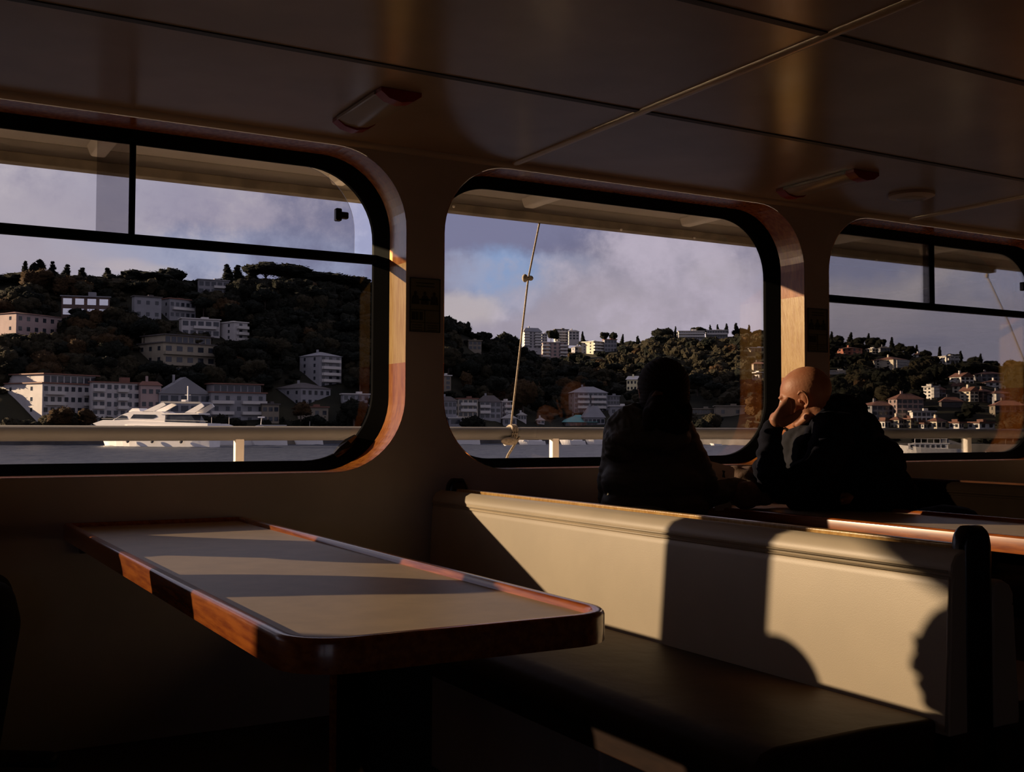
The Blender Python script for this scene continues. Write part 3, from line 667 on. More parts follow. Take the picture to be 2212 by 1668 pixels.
G_WIN = mat('dark_window_glass', (.03, .035, .045), .12, var=.3, scale=.8); G_BRIGHT = mat('reflecting_window_glass', (.75, .78, .85), .08, metal=.9, var=.05)
TRIMW = mat('pale_facade_trim', (.50, .48, .46), .8); M_LEAF = mat('dark_evergreen_foliage', (.026, .026, .017), .9, spec=.1, col2=(.008, .011, .008), scale=.6)
M_OLV = mat('olive_foliage', (.064, .053, .030), .9, spec=.1, col2=(.028, .026, .016), scale=.7); M_AUT = mat('autumn_foliage', (.095, .055, .024), .9, spec=.1, col2=(.04, .026, .013), scale=.7)
M_PINE = mat('pine_foliage', (.020, .024, .017), .9, spec=.1, col2=(.007, .010, .008), scale=.6); M_BARK = mat('tree_bark', (.06, .045, .035), .9)
M_HILL = mat('hillside_undergrowth', (.028, .026, .016), .95, spec=.1, col2=(.011, .012, .009), scale=.08); M_QUAY = mat('stone_quay', (.07, .065, .065), .9, var=.3, scale=.3)
M_BOAT = mat('boat_white_paint', (.80, .78, .76), .3, var=.03); M_YEL = mat('barge_yellow_paint', (.75, .42, .03), .5, var=.1); M_HULLD = mat('boat_dark_paint', (.05, .05, .06), .5)
for n_ in ('dark_evergreen_foliage', 'olive_foliage', 'autumn_foliage', 'pine_foliage'):      # leafy texture in real metres
    t_ = MATS[n_].node_tree; g0 = t_.nodes.new('ShaderNodeNewGeometry'); b0 = t_.nodes['Principled BSDF']
    z1 = [q for q in t_.nodes if q.type == 'TEX_NOISE'][0]; t_.links.new(g0.outputs['Position'], z1.inputs['Vector']); z1.inputs['Scale'].default_value = .55; z1.inputs['Detail'].default_value = 9; z1.inputs['Roughness'].default_value = .75
    z2 = t_.nodes.new('ShaderNodeTexNoise'); t_.links.new(g0.outputs['Position'], z2.inputs['Vector']); z2.inputs['Scale'].default_value = 1.6; z2.inputs['Detail'].default_value = 6; z2.inputs['Roughness'].default_value = .7
    q0 = t_.nodes.new('ShaderNodeBump'); q0.inputs['Distance'].default_value = 1.6; q0.inputs['Strength'].default_value = 1; t_.links.new(z2.outputs[0], q0.inputs['Height']); t_.links.new(q0.outputs[0], b0.inputs['Normal'])
mw = mat('sea_water', (.030, .036, .055), .38, var=.1, scale=.2, spec=.10)
nt_ = mw.node_tree; b_ = nt_.nodes['Principled BSDF']; g_ = nt_.nodes.new('ShaderNodeNewGeometry'); mp_ = nt_.nodes.new('ShaderNodeMapping'); nt_.links.new(g_.outputs['Position'], mp_.inputs[0])
mp_.inputs['Scale'].default_value = (.5, .9, 1); mp_.inputs['Rotation'].default_value = (0, 0, .4)
nz_ = nt_.nodes.new('ShaderNodeTexNoise'); nt_.links.new(mp_.outputs[0], nz_.inputs['Vector']); nz_.inputs['Scale'].default_value = .9; nz_.inputs['Detail'].default_value = 9; nz_.inputs['Roughness'].default_value = .62
bp_ = nt_.nodes.new('ShaderNodeBump'); bp_.inputs['Strength'].default_value = 1; bp_.inputs['Distance'].default_value = .25; nt_.links.new(nz_.outputs[0], bp_.inputs['Height']); nt_.links.new(bp_.outputs[0], b_.inputs['Normal'])

def interp(x, tab):
    if x <= tab[0][0]: return tab[0][1]
    for (a, p), (b, q) in zip(tab[:-1], tab[1:]):
        if x <= b: t = (x-a)/(b-a); return p+(q-p)*t
    return tab[-1][1]
RIDGE = [(-700, 905), (-160, 890), (-100, 840), (-55, 720), (-22, 600), (0, 592), (40, 586), (130, 600), (240, 606), (330, 610), (420, 614), (480, 608), (640, 606), (700, 612), (770, 628), (830, 645), (900, 668), (965, 695), (1000, 712), (1045, 736), (1100, 748), (1180, 768), (1250, 752), (1330, 744), (1375, 752), (1410, 732), (1450, 728), (1560, 728), (1660, 724), (1790, 738), (1850, 746), (1900, 752), (1950, 764), (2010, 774), (2100, 786), (2180, 800), (2300, 800), (2900, 790)]
RDIST = [(-700, 430), (300, 430), (800, 470), (960, 440), (1080, 470), (1200, 640), (1400, 620), (1650, 640), (1790, 560), (2100, 520), (2900, 520)]
SDIST = [(-700, 300), (300, 322), (800, 335), (1150, 345), (1500, 345), (1750, 310), (1900, 268), (2212, 262), (2900, 250)]
def gp(x, t):                          # a point of the ground: column x, 0 at the quay .. 1 at the ridge
    s = interp(x, SDIST); r = interp(x, RDIST); rp = far(x, interp(x, RIDGE), r)
    z0 = WZ+1.6; z1 = rp.z; d = s+(r-s)*t
    tt = max(0, (t-.07)/.93); q = far(x, 930, d)
    return Vector((q.x, q.y, z0+(z1-z0)*(1.12*tt-.12*tt*tt if tt < 1 else 1)))
def tof(x, y):                         # which t shows at photo row y
    lo, hi = 0., 1.
    for _ in range(30):
        m_ = (lo+hi)/2
        if proj(gp(x, m_))[1] > y: lo = m_
        else: hi = m_
    return lo
mb = MB(); cols = list(range(-700, 2901, 30)); T = [-.0]+[.07*k for k in range(1, 15)]+[1., 1.06, 1.2, 1.6]
for x in cols:
    for k, t_ in enumerate(T):
        if t_ <= 1: p = gp(x, t_); p.z += 0 if t_ < .08 or t_ > .97 else 1.5*noise.noise(p*.05)
        else: q = gp(x, 1.); d = far(x, 930, interp(x, RDIST)*t_); p = Vector((d.x, d.y, q.z-(t_-1)*110))
        mb.v.append(p)
K = len(T)
for i in range(len(cols)-1):
    for k in range(K-1): a = i*K+k; mb.f.append((a, a+K, a+K+1, a+1))
o = obj('hillside', mb, M_HILL, smooth=True); struct(o, 'dark wooded hillside ground beyond the water')
mb = MB()
for i, x in enumerate(cols):
    p = gp(x, 0.); q = gp(x, .02); mb.v += [Vector((p.x, p.y, WZ-1)), Vector((p.x, p.y, WZ+1.7)), Vector((q.x, q.y, WZ+1.7))]
for i in range(len(cols)-1): a = i*3; mb.f += [(a, a+3, a+4, a+1), (a+1, a+4, a+5, a+2)]
struct(obj('quay', mb, M_QUAY), 'low dark stone quay along the water')
mb = MB(); NC, NR = 760, 190
for i in range(NC+1):
    x = -60+2330*i/NC; dmax = interp(x, SDIST)+6
    for k in range(NR+1):
        d = 112+(dmax-112)*(k/NR)**1.15; p = far(x, 930, d); e_ = min(1, k/6, i/6, (NC-i)/6)
        q = Vector((p.x*.80+p.y*.5, p.y*1.0-p.x*.5, 0)); w_ = noise.noise(Vector((q.x*.11, q.y*.22, 0)))*.20+noise.noise(Vector((q.x*.33, q.y*.62, 3)))*.13+noise.noise(Vector((q.x*.9, q.y*1.4, 7)))*.05
        mb.v.append(Vector((p.x, p.y, WZ+w_*e_)))
for i in range(NC):
    for k in range(NR): a = i*(NR+1)+k; mb.f.append((a, a+NR+1, a+NR+2, a+1))
L1 = [far(-60, 930, 112), far(2270, 930, 112)]
n_ = len(mb.v); zz = WZ-.02
A0 = [far(-60+2330*i/NC, 930, 112) for i in range(0, NC+1, 40)]
mb.v += [Vector((p.x, p.y, zz)) for p in A0]+[Vector((p.x*.04-2, 5.3, zz)) for p in A0]; m_ = len(A0)
for i in range(m_-1): mb.f.append((n_+i, n_+i+1, n_+m_+i+1, n_+m_+i))
for sx, col in ((-60, -1), (2270, 1)):
    pts = [far(sx, 930, d) for d in (112, 200, 300, 420)]; n_ = len(mb.v); mb.v += [Vector((p.x, p.y, zz)) for p in pts]+[Vector((p.x+col*900, p.y*(1 if col < 0 else .4), zz)) for p in pts]
    for i in range(3): mb.f.append((n_+i, n_+i+1, n_+5+i, n_+4+i))
    mb.add([(pts[0].x*.04-2, 5.3, zz), (pts[0].x, pts[0].y, zz), (pts[0].x+col*900, pts[0].y*(1 if col < 0 else .4), zz), (col*900, 5.3, zz)], [(0, 1, 2, 3)])
o = obj('sea', mb, mw, smooth=True); struct(o, 'dark blue-grey rippled sea water')
# ---- buildings.  xl,xc,xr: photo columns of the side wall's far end, the corner, the front's right end
BR = []                                # (xl, xr, ytop, ybase, dist) for keeping trees off
WINM = {}
def winmesh(w, h, m):
    k = (round(w, 2), round(h, 2), m.name)
    if k not in WINM:
        a = MB(); a.box(-w/2, -.06, -h/2, w/2, .03, h/2); me = a.mesh('window'); me.materials.append(m); WINM[k] = me
    return WINM[k]
def building(label, xl, xc, xr, yt, yb, fl, nf, ns=0, wall=None, roof='flat', rm=None, phi=28, dist=None, balc=(), win=(1.2, 1.3), gm=None, setb=None, drop=3, cat='building', group=None, over=.4, rh=None, skip=()):
    wall = wall or F_WHITE; rm = rm or R_DARK; gm = gm or G_WIN
    d = dist or (gp(xc, tof(xc, yb))-EYE).xy.length
    p0 = far(xc, yb, d); up = far(xc, yt, d).z
    H = up-p0.z; z0 = p0.z-drop
    vd = Vector((p0.x, p0.y, 0)).normalized(); rt = Vector((vd.y, -vd.x, 0)); c_, s_ = math.cos(math.radians(phi)), math.sin(math.radians(phi))
    tf = rt*c_+vd*s_; ts = -rt*s_+vd*c_
    k = d/FPX*1.08 if False else d*1./FPX/ (1/ray(xc, 934).length)
    w = (xr-xc)*k/c_; dp = max((xc-xl)*k/s_, w*.55 if xc-xl < 4 else 0)
    if xc-xl < 4: dp = min(dp, 12)
    R = Matrix(((tf.x, ts.x, 0), (tf.y, ts.y, 0), (0, 0, 1))).to_4x4()
    root = bpy.data.objects.new('apartment_building' if fl > 3 else 'house', None); C.objects.link(root)
    root.matrix_world = Matrix.Translation((p0.x, p0.y, p0.z)) @ R; tag(root, label, cat, group)
    def part(n, m, mtl, bevel=0): return obj(n, m, mtl, root)
    m = MB(); m.box(0, 0, -drop, w, dp, H); part('walls', m, wall)
    m = MB()
    if roof == 'flat':
        m.box(-over, -over, H, w+over, dp+over, H+.35); 
        m.box(w*.55, dp*.4, H+.35, w*.55+min(2.4, w*.2), dp*.4+2, H+(1.7 if w > 14 else 1.0))
    elif roof == 'hip':
        r_ = rh or max(1.2, min(w, dp)*.25); i_ = min(w, dp)*.42
        m.add([(-over, -over, H), (w+over, -over, H), (w+over, dp+over, H), (-over, dp+over, H), (i_, dp/2, H+r_), (max(w-i_, i_+.1), dp/2, H+r_)], [(0, 1, 5, 4), (1, 2, 5), (2, 3, 4, 5), (3, 0, 4), (0, 3, 2, 1)])
    else:                               # gable facing the front
        r_ = rh or w*.22
        m.prism([(-over, H), (w+over, H), (w/2, H+r_)], -over, dp+over, 'y')
    part('roof', m, rm)
    if roof != 'flat': m = MB(); m.box(w*.3, dp*.45, H, w*.3+.6, dp*.45+.6, H+(rh or 2)+.7); part('chimney', m, wall)
    fh = H/fl
    if setb:                            # glazed set-back top storey
        m = MB(); m.box(1.2, 1.2, H, w-1.2, dp, H+2.6); part('penthouse', m, wall)
        m = MB(); m.box(.6, .4, H+2.6, w-.5, dp+.4, H+2.95); part('penthouse_roof', m, rm)
        n_ = int(w/2.2)
        for i in range(n_): q = bpy.data.objects.new('window', winmesh(min(1.7, w/n_*.8), 1.8, gm)); C.objects.link(q); q.parent = root; q.location = (1.2+(w-2.4)*(i+.5)/n_, 1.2, H+1.35)
    ww = min(win[0], w/max(nf, 1)*.72); wh = min(win[1], fh*.6)
    for f_ in range(fl):
        zc = fh*(f_+.52)
        for i in range(nf):
            if (i, f_) in skip: continue
            q = bpy.data.objects.new('window', winmesh(ww, wh, gm)); C.objects.link(q); q.parent = root; q.location = (w*(i+.5)/nf, 0, zc)
        if xc-xl >= 4:
            for i in range(ns):
                q = bpy.data.objects.new('window', winmesh(min(win[0]*.8, dp/max(ns, 1)*.5), wh*.85, G_WIN)); C.objects.link(q); q.parent = root; q.rotation_euler.z = PI/2; q.location = (0, dp*(i+.5)/ns, zc)
        for (a, b) in balc:
            m = MB(); m.box(w*a, -1.1, fh*f_-.12, w*b, .02, fh*f_+.05); m.box(w*a, -1.1, fh*f_, w*b, -1.03, fh*f_+.85); m.box(w*a, -1.1, fh*f_, w*a+.07, 0, fh*f_+.85); m.box(w*b-.07, -1.1, fh*f_, w*b, 0, fh*f_+.85)
            if f_ > 0 or fl == 1: part('balcony', m, TRIMW if wall is not F_TAN else F_TAN)
    BR.append((xl-4, xr+4, yt-6, yb, d)); return root
B = building
B('large white apartment block at the left end of the quay, side wall sunlit', -130, 90, 197, 828, 920, 4, 9, 6, F_WHITE, 'flat', R_TILE, setb=True, balc=((.05, .35), (.68, .95)), phi=35)
B('lilac-white apartment block joined behind the yacht bow', 193, 197, 297, 826, 920, 5, 8, 0, F_WHITE, 'flat', R_TILE, balc=((.02, .22), (.45, .65)), phi=20)
B('narrow pink house beside the white block', 299, 303, 341, 832, 915, 3, 3, 0, F_PINK, 'hip', R_TILE, phi=20)
B('grey gabled waterside house behind the yacht mast', 335, 343, 440, 850, 915, 3, 5, 0, F_GREY, 'gable', R_GREY, rh=5, phi=18, win=(2.2, 1.7))
B('terraced white-grey building with balconies right of the gabled house', 438, 455, 565, 848, 918, 3, 5, 2, F_GREY, 'flat', R_TILE, setb=True, balc=((.0, .4), (.55, 1.)), phi=20)
B('low brown shore building right of the terraced one', 562, 566, 600, 874, 916, 2, 3, 0, F_DIM, 'flat', R_DARK, phi=15)
B('wide hip-roofed grey villa near the shore', 596, 650, 712, 838, 878, 2, 5, 3, F_GREY, 'hip', R_DARK, phi=42, rh=2)
B('grey apartment house climbing the slope behind the hip-roofed villa', 648, 690, 736, 768, 838, 5, 3, 2, F_GREY, 'hip', R_GREY, phi=38, balc=((.1, .9),), rh=1.6)
B('small white flat-roofed house by the right edge of the left window', 736, 740, 797, 852, 882, 2, 4, 0, F_GREY, 'flat', TRIMW, phi=10)
B('low brown terrace pavilion below the hip-roofed villa', 640, 644, 706, 880, 904, 1, 4, 0, F_DIM, 'flat', R_TILE, phi=10)
B('tan stepped apartment building in the middle of the slope', 303, 352, 455, 740, 812, 3, 5, 3, F_TAN, 'flat', R_DARK, setb=True, balc=((.0, .5), (.5, 1.)), phi=30, win=(2.0, 1.6))
B('white modern flat-roofed house above the tan building', 387, 392, 466, 688, 728, 2, 5, 0, F_WHITE, 'flat', TRIMW, phi=12, win=(2.4, 1.6), setb=False, balc=((.3, .9),))
B('white modern wing with stacked balconies beside the flat-roofed house', 464, 505, 532, 696, 748, 4, 1, 2, F_WHITE, 'flat', TRIMW, phi=35, balc=((.2, 1.),))
B('grey villa with terraces under the ridge trees', 340, 366, 416, 645, 690, 2, 5, 2, F_GREY, 'flat', R_TILE, phi=30, balc=((.1, .9),))
B('grey block half hidden by trees left of the terraced villa', 285, 290, 340, 640, 690, 2, 3, 0, F_GREY, 'flat', R_DARK, phi=15)
B('brick house with large bright reflecting windows on the slope', 128, 132, 216, 640, 684, 2, 4, 0, F_BRICK, 'flat', R_GREY, phi=-8, win=(3.0, 2.4), gm=G_BRIGHT)
B('beige apartment house with dark hipped roof at the left edge', -45, 34, 116, 676, 742, 3, 6, 4, F_PINK, 'hip', R_TILE, phi=38, rh=1.8)
B('grey house among ridge trees at the far upper left', -40, -36, 38, 596, 630, 2, 4, 0, F_GREY, 'flat', R_DARK, phi=12, balc=((.4, .95),))
B('dark glassy house on the ridge between the pines', 424, 428, 488, 604, 636, 2, 5, 0, F_GREY, 'flat', R_GREY, phi=10, win=(2, 1.6), balc=((.5, 1.),))
# middle window
hill = 'white tower block on the far ridge'
B('white tower block on the far ridge just right of the rope', 1128, 1132, 1170, 716, 752, 6, 4, 0, F_WHITE, 'hip', R_GREY, phi=18, rh=2, balc=((0, .3), (.6, 1.)))
B('lower white wing beside the ridge tower', 1168, 1171, 1182, 722, 748, 5, 2, 0, F_WHITE, 'flat', R_GREY, phi=12)
B('second white block on the far ridge with roof terrace', 1196, 1200, 1228, 712, 742, 5, 4, 0, F_WHITE, 'flat', R_DARK, phi=16, balc=((.1, .9),))
B('white wing right of the roof-terrace block on the ridge', 1226, 1229, 1251, 716, 734, 3, 3, 0, F_WHITE, 'hip', R_GREY, phi=15, rh=1)
B('broad pinkish apartment block below the ridge towers', 1168, 1172, 1226, 740, 778, 5, 5, 0, F_PINK, 'flat', TRIMW, phi=8, balc=((0, .3), (.7, 1.)))
B('small white block under the ridge tower', 1142, 1145, 1156, 744, 758, 2, 2, 0, F_WHITE, 'flat', TRIMW, phi=8)
B('low grey house on the slope left of the sunlit block', 1234, 1242, 1272, 750, 766, 2, 4, 1, F_GREY, 'hip', R_GREY, phi=25, rh=1)
B('block with a sunlit cream end wall under the ridge', 1256, 1282, 1304, 738, 764, 4, 3, 2, F_CREAM, 'flat', TRIMW, phi=45, balc=((0, .9),))
B('grey block adjoining the one with the sunlit end wall', 1302, 1306, 1332, 734, 760, 3, 4, 0, F_GREY, 'flat', R_TILE, phi=10)
B('dim ruined house in the dark wood left of the rope', 1003, 1012, 1040, 736, 756, 2, 3, 1, F_DIM, 'flat', F_DIM, phi=20)
B('greenish house at the left edge of the middle window', 945, 949, 974, 812, 842, 3, 2, 0, F_DIM, 'flat', TRIMW, phi=10)
B('lilac waterside house at the left end of the middle window', 944, 950, 986, 866, 914, 3, 4, 0, F_GREY, 'hip', R_DARK, phi=15, rh=1.5)
B('cream-fronted building with curved balconies by the shore', 984, 990, 1032, 862, 902, 3, 4, 1, F_CREAM, 'flat', R_TILE, phi=15, balc=((.1, .9),))
B('brown-roofed building with glass bays beside the rope foot', 1030, 1036, 1082, 868, 905, 3, 4, 0, F_GREY, 'hip', R_DARK, phi=12, rh=2.2, balc=((.0, .5),))
B('white framed three-storey house right beside the rope', 1078, 1084, 1104, 868, 904, 3, 2, 0, F_WHITE, 'flat', TRIMW, phi=25, balc=((.2, 1.),))
B('small shed with pale posts on the quay', 966, 970, 998, 904, 919, 1, 1, 0, F_GREY, 'flat', TRIMW, phi=5, win=(3, 2))
B('small white gabled boathouse on the quay', 1083, 1087, 1116, 904, 919, 1, 2, 0, F_GREY, 'gable', TRIMW, phi=10, rh=1.5)
B('little white cottage beside the boathouse', 1116, 1119, 1137, 897, 908, 1, 3, 0, F_WHITE, 'gable', TRIMW, phi=12, rh=1)
B('tiny pale hut under the reddish slope', 1158, 1161, 1176, 908, 916, 1, 2, 0, F_WHITE, 'gable', TRIMW, phi=12, rh=1)
B('large grey mansion with long roof gallery left of the ponytailed person', 1228, 1240, 1312, 848, 893, 4, 7, 1, F_GREY, 'hip', R_GREY, phi=12, rh=2.4, balc=((.1, .45), (.5, .95)))
B('plain grey block joined to the mansion', 1308, 1312, 1338, 856, 884, 3, 4, 0, F_GREY, 'flat', R_GREY, phi=10)
B('low wide warehouse below the plain grey block', 1314, 1318, 1362, 878, 900, 1, 3, 0, F_GREY, 'flat', TRIMW, phi=6)
B('waterside hall with teal green roof', 1208, 1222, 1290, 912, 921, 1, 6, 1, F_DARK, 'hip', R_TEAL, phi=10, rh=2.6)
B('grey house with steep hipped roof behind the teal hall', 1256, 1262, 1306, 902, 918, 1, 5, 0, F_GREY, 'hip', R_GREY, phi=12, rh=4)
B('sunlit yellow villa with pediment left of the ponytailed head', 1354, 1376, 1385, 820, 845, 2, 1, 3, F_YEL, 'gable', TRIMW, phi=72, rh=1.6)
B('long white terraced hotel on top of the far hill', 1462, 1466, 1520, 716, 734, 3, 11, 0, F_WHITE, 'flat', TRIMW, phi=4, balc=((0, 1),), win=(1.6, 1.3))
B('right wing of the long hilltop hotel', 1524, 1527, 1570, 714, 732, 2, 8, 0, F_GREY, 'flat', TRIMW, phi=4, balc=((0, 1),))
B('small bright house under wide eaves at the right of the middle window', 1626, 1640, 1648, 806, 822, 1, 1, 2, F_WHITE, 'flat', TRIMW, phi=55, over=1.5)
B('little brown house above the wide-eaved one', 1624, 1628, 1652, 786, 800, 2, 3, 0, F_DIM, 'hip', R_TILE, phi=12, rh=1)
B('small house on the slope high at the right of the middle window', 1618, 1622, 1650, 752, 762, 1, 4, 0, F_DIM, 'flat', TRIMW, phi=8)
B('roofless stone building with row of tall openings', 1492, 1496, 1542, 884, 896, 1, 9, 0, F_DIM, 'flat', F_DIM, phi=4, win=(.8, 2.4))
B('old stone wall building near the water left of the bald man', 1542, 1546, 1606, 878, 902, 1, 2, 0, F_DIM, 'flat', F_DIM, phi=4)
# right window
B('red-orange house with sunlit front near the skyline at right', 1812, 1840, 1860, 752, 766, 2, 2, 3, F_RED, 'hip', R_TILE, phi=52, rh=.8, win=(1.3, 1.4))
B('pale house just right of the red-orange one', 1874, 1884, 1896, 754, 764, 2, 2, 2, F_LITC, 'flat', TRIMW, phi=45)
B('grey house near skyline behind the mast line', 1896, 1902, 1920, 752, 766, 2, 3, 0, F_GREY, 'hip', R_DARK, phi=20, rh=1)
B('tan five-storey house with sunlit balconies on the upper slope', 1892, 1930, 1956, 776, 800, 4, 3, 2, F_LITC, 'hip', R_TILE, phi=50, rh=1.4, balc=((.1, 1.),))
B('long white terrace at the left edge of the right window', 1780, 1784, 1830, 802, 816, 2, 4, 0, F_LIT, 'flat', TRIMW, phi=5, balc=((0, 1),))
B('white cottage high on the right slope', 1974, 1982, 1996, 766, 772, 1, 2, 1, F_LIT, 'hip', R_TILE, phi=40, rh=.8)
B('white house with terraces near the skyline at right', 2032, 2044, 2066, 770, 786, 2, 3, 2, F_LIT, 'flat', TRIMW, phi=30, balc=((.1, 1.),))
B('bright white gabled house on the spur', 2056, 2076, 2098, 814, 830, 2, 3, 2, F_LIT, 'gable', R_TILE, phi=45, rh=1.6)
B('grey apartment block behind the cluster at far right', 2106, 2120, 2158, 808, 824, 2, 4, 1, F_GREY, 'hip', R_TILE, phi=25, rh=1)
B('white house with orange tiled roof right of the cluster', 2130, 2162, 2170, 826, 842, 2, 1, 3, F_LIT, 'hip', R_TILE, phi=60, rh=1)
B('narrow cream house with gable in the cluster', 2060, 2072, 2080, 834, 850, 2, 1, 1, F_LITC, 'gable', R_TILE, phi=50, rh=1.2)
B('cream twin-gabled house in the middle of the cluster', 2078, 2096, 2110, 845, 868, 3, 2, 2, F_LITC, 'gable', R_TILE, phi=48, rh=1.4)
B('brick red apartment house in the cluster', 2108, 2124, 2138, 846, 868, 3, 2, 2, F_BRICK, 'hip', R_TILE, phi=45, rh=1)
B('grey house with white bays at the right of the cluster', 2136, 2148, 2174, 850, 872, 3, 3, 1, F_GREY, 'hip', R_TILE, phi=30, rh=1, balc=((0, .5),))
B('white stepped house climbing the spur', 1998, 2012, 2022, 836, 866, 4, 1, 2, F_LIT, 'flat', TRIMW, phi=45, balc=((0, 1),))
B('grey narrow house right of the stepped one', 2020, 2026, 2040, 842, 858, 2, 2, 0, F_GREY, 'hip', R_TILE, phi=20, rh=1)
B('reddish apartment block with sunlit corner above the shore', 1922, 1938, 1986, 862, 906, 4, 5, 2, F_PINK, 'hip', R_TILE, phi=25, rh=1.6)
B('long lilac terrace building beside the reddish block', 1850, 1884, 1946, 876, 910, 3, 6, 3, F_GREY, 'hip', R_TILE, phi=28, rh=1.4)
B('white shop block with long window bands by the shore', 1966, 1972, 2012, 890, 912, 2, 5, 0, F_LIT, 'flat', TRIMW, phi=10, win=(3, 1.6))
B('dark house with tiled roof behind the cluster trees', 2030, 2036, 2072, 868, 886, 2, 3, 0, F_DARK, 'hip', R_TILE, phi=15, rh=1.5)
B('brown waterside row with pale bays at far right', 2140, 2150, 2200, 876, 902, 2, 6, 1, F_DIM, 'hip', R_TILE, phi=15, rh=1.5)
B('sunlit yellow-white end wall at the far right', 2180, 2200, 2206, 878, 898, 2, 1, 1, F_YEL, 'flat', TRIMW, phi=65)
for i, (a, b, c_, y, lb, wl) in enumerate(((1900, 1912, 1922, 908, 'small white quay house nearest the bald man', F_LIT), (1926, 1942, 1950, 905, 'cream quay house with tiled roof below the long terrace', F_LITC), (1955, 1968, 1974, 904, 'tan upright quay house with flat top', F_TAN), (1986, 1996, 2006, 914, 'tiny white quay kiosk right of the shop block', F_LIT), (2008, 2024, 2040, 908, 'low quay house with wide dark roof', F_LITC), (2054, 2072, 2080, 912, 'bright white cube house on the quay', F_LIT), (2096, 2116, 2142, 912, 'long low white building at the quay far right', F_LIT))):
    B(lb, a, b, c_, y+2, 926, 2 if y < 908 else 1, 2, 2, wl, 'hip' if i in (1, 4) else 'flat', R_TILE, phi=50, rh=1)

# ---- trees
def crown_mesh(name, kind, seed, lod):
    rnd = random.Random(seed); m = MB(); noff = Vector((seed*3.1, seed*1.7, 0))
    lumps = []
    if kind == 'round': lumps = [((rnd.uniform(-.28, .28), rnd.uniform(-.28, .28), rnd.uniform(.38, .80)), rnd.uniform(.16, .30)) for _ in range(9 if lod else 5)]+[((0, 0, .6), .38)]
    if kind == 'tall': lumps = [((rnd.uniform(-.05, .05), rnd.uniform(-.05, .05), .12+.1*k), .17*(1-.75*(k/8)**1.6)+.02) for k in range(9)]
    if kind == 'pine': lumps = [((.42*math.cos(a)*rnd.uniform(.5, 1), .42*math.sin(a)*rnd.uniform(.5, 1), rnd.uniform(.80, .90)), rnd.uniform(.20, .30)) for a in [k*.8 for k in range(8)]]+[((0, 0, .90), .34)]
    if kind == 'cedar': lumps = [((rnd.uniform(-.14, .14)*(1.2-k/9), rnd.uniform(-.14, .14)*(1.2-k/9), .14+.10*k), .34*(1-.84*(k/8.5))) for k in range(9)]
    if kind == 'shrub': lumps = [((rnd.uniform(-.35, .35), rnd.uniform(-.35, .35), rnd.uniform(.2, .4)), rnd.uniform(.2, .32)) for _ in range(5)]
    fl_ = .62 if kind == 'pine' else .42 if kind == 'cedar' else .85 if kind != 'tall' else 1.3
    for c, r in lumps:
        bm = bmesh.new(); bmesh.ops.create_icosphere(bm, subdivisions=3 if lod else 2, radius=1)
        vs = []
        for v in bm.verts:
            d = v.co.copy(); n_ = noise.noise(d*2.3+noff+Vector(c)*4)*.40+noise.noise(d*5+noff+Vector(c))*.40; vs.append(Vector(c)+Vector((d.x*r, d.y*r, d.z*r*fl_))*(1+n_))
        m.add(vs, [tuple(v.index for v in f.verts) for f in bm.faces]); bm.free()
        for _ in range(110 if lod else 30):                # leaf sprays on the outside
            d = Vector((rnd.gauss(0, 1), rnd.gauss(0, 1), rnd.gauss(0, 1))).normalized(); q = Vector(c)+Vector((d.x*r, d.y*r, d.z*r*fl_))*rnd.uniform(.9, 1.3)
            a = Vector((rnd.gauss(0, 1), rnd.gauss(0, 1), rnd.gauss(0, .6)))*(.020 if lod else .032); b = Vector((rnd.gauss(0, 1), rnd.gauss(0, 1), rnd.gauss(0, .6)))*(.020 if lod else .032)
            m.add([q-a, q+b, q+a, q-b+d*.03], [(0, 1, 2, 3)])
    me = m.mesh(name); 
    for p in me.polygons: p.use_smooth = len(p.vertices) == 3
    return me
def trunk_mesh(kind, seed):
    rnd = random.Random(seed); m = MB(); top = {'round': .55, 'tall': .2, 'pine': .85, 'cedar': .8, 'shrub': .25}[kind]
    m.tube([(0, 0, -.15), (rnd.uniform(-.03, .03), 0, top*.5), (rnd.uniform(-.04, .04), rnd.uniform(-.04, .04), top)], [.035, .028, .018], 7)
    if kind in ('pine', 'round'):
        for k in range(5): a = k*1.3; m.tube([(0, 0, top*.55+.03*k), (.25*math.cos(a), .25*math.sin(a), top*.95)], [.016, .008], 5)
    return m.mesh('trunk')
KINDS_ = [('round', M_LEAF, 'foliage'), ('round', M_OLV, 'foliage'), ('round', M_AUT, 'foliage'), ('pine', M_PINE, 'foliage'), ('tall', M_LEAF, 'foliage'), ('cedar', M_PINE, 'foliage'), ('shrub', M_OLV, 'foliage'), ('shrub', M_LEAF, 'foliage')]
CR = {}
for i, (k, mt_, n_) in enumerate(KINDS_):
    for v in range(2):
        me = crown_mesh('foliage', k, 10+i*5+v, True); me.materials.append(mt_); tr = trunk_mesh(k, i*9+v); tr.materials.append(M_BARK); CR[(i, v)] = (me, tr)
LOW = {i: crown_mesh('low', k, 90+i, False) for i, (k, _, _) in enumerate(KINDS_)}
def plant(i, p, h, wd, label, group):
    me, tr = CR[(i, random.randint(0, 1))]
    r_ = bpy.data.objects.new({'round': 'broadleaf_tree', 'pine': 'umbrella_pine', 'tall': 'cypress', 'cedar': 'cedar', 'shrub': 'shrub'}[KINDS_[i][0]], None); C.objects.link(r_)
    r_.location = p; r_.scale = (wd, wd, h); r_.rotation_euler.z = random.uniform(0, 6.28); tag(r_, label, 'tree' if KINDS_[i][0] != 'shrub' else 'shrub', group)
    a = bpy.data.objects.new('foliage', me); C.objects.link(a); a.parent = r_
    b = bpy.data.objects.new('trunk', tr); C.objects.link(b); b.parent = r_
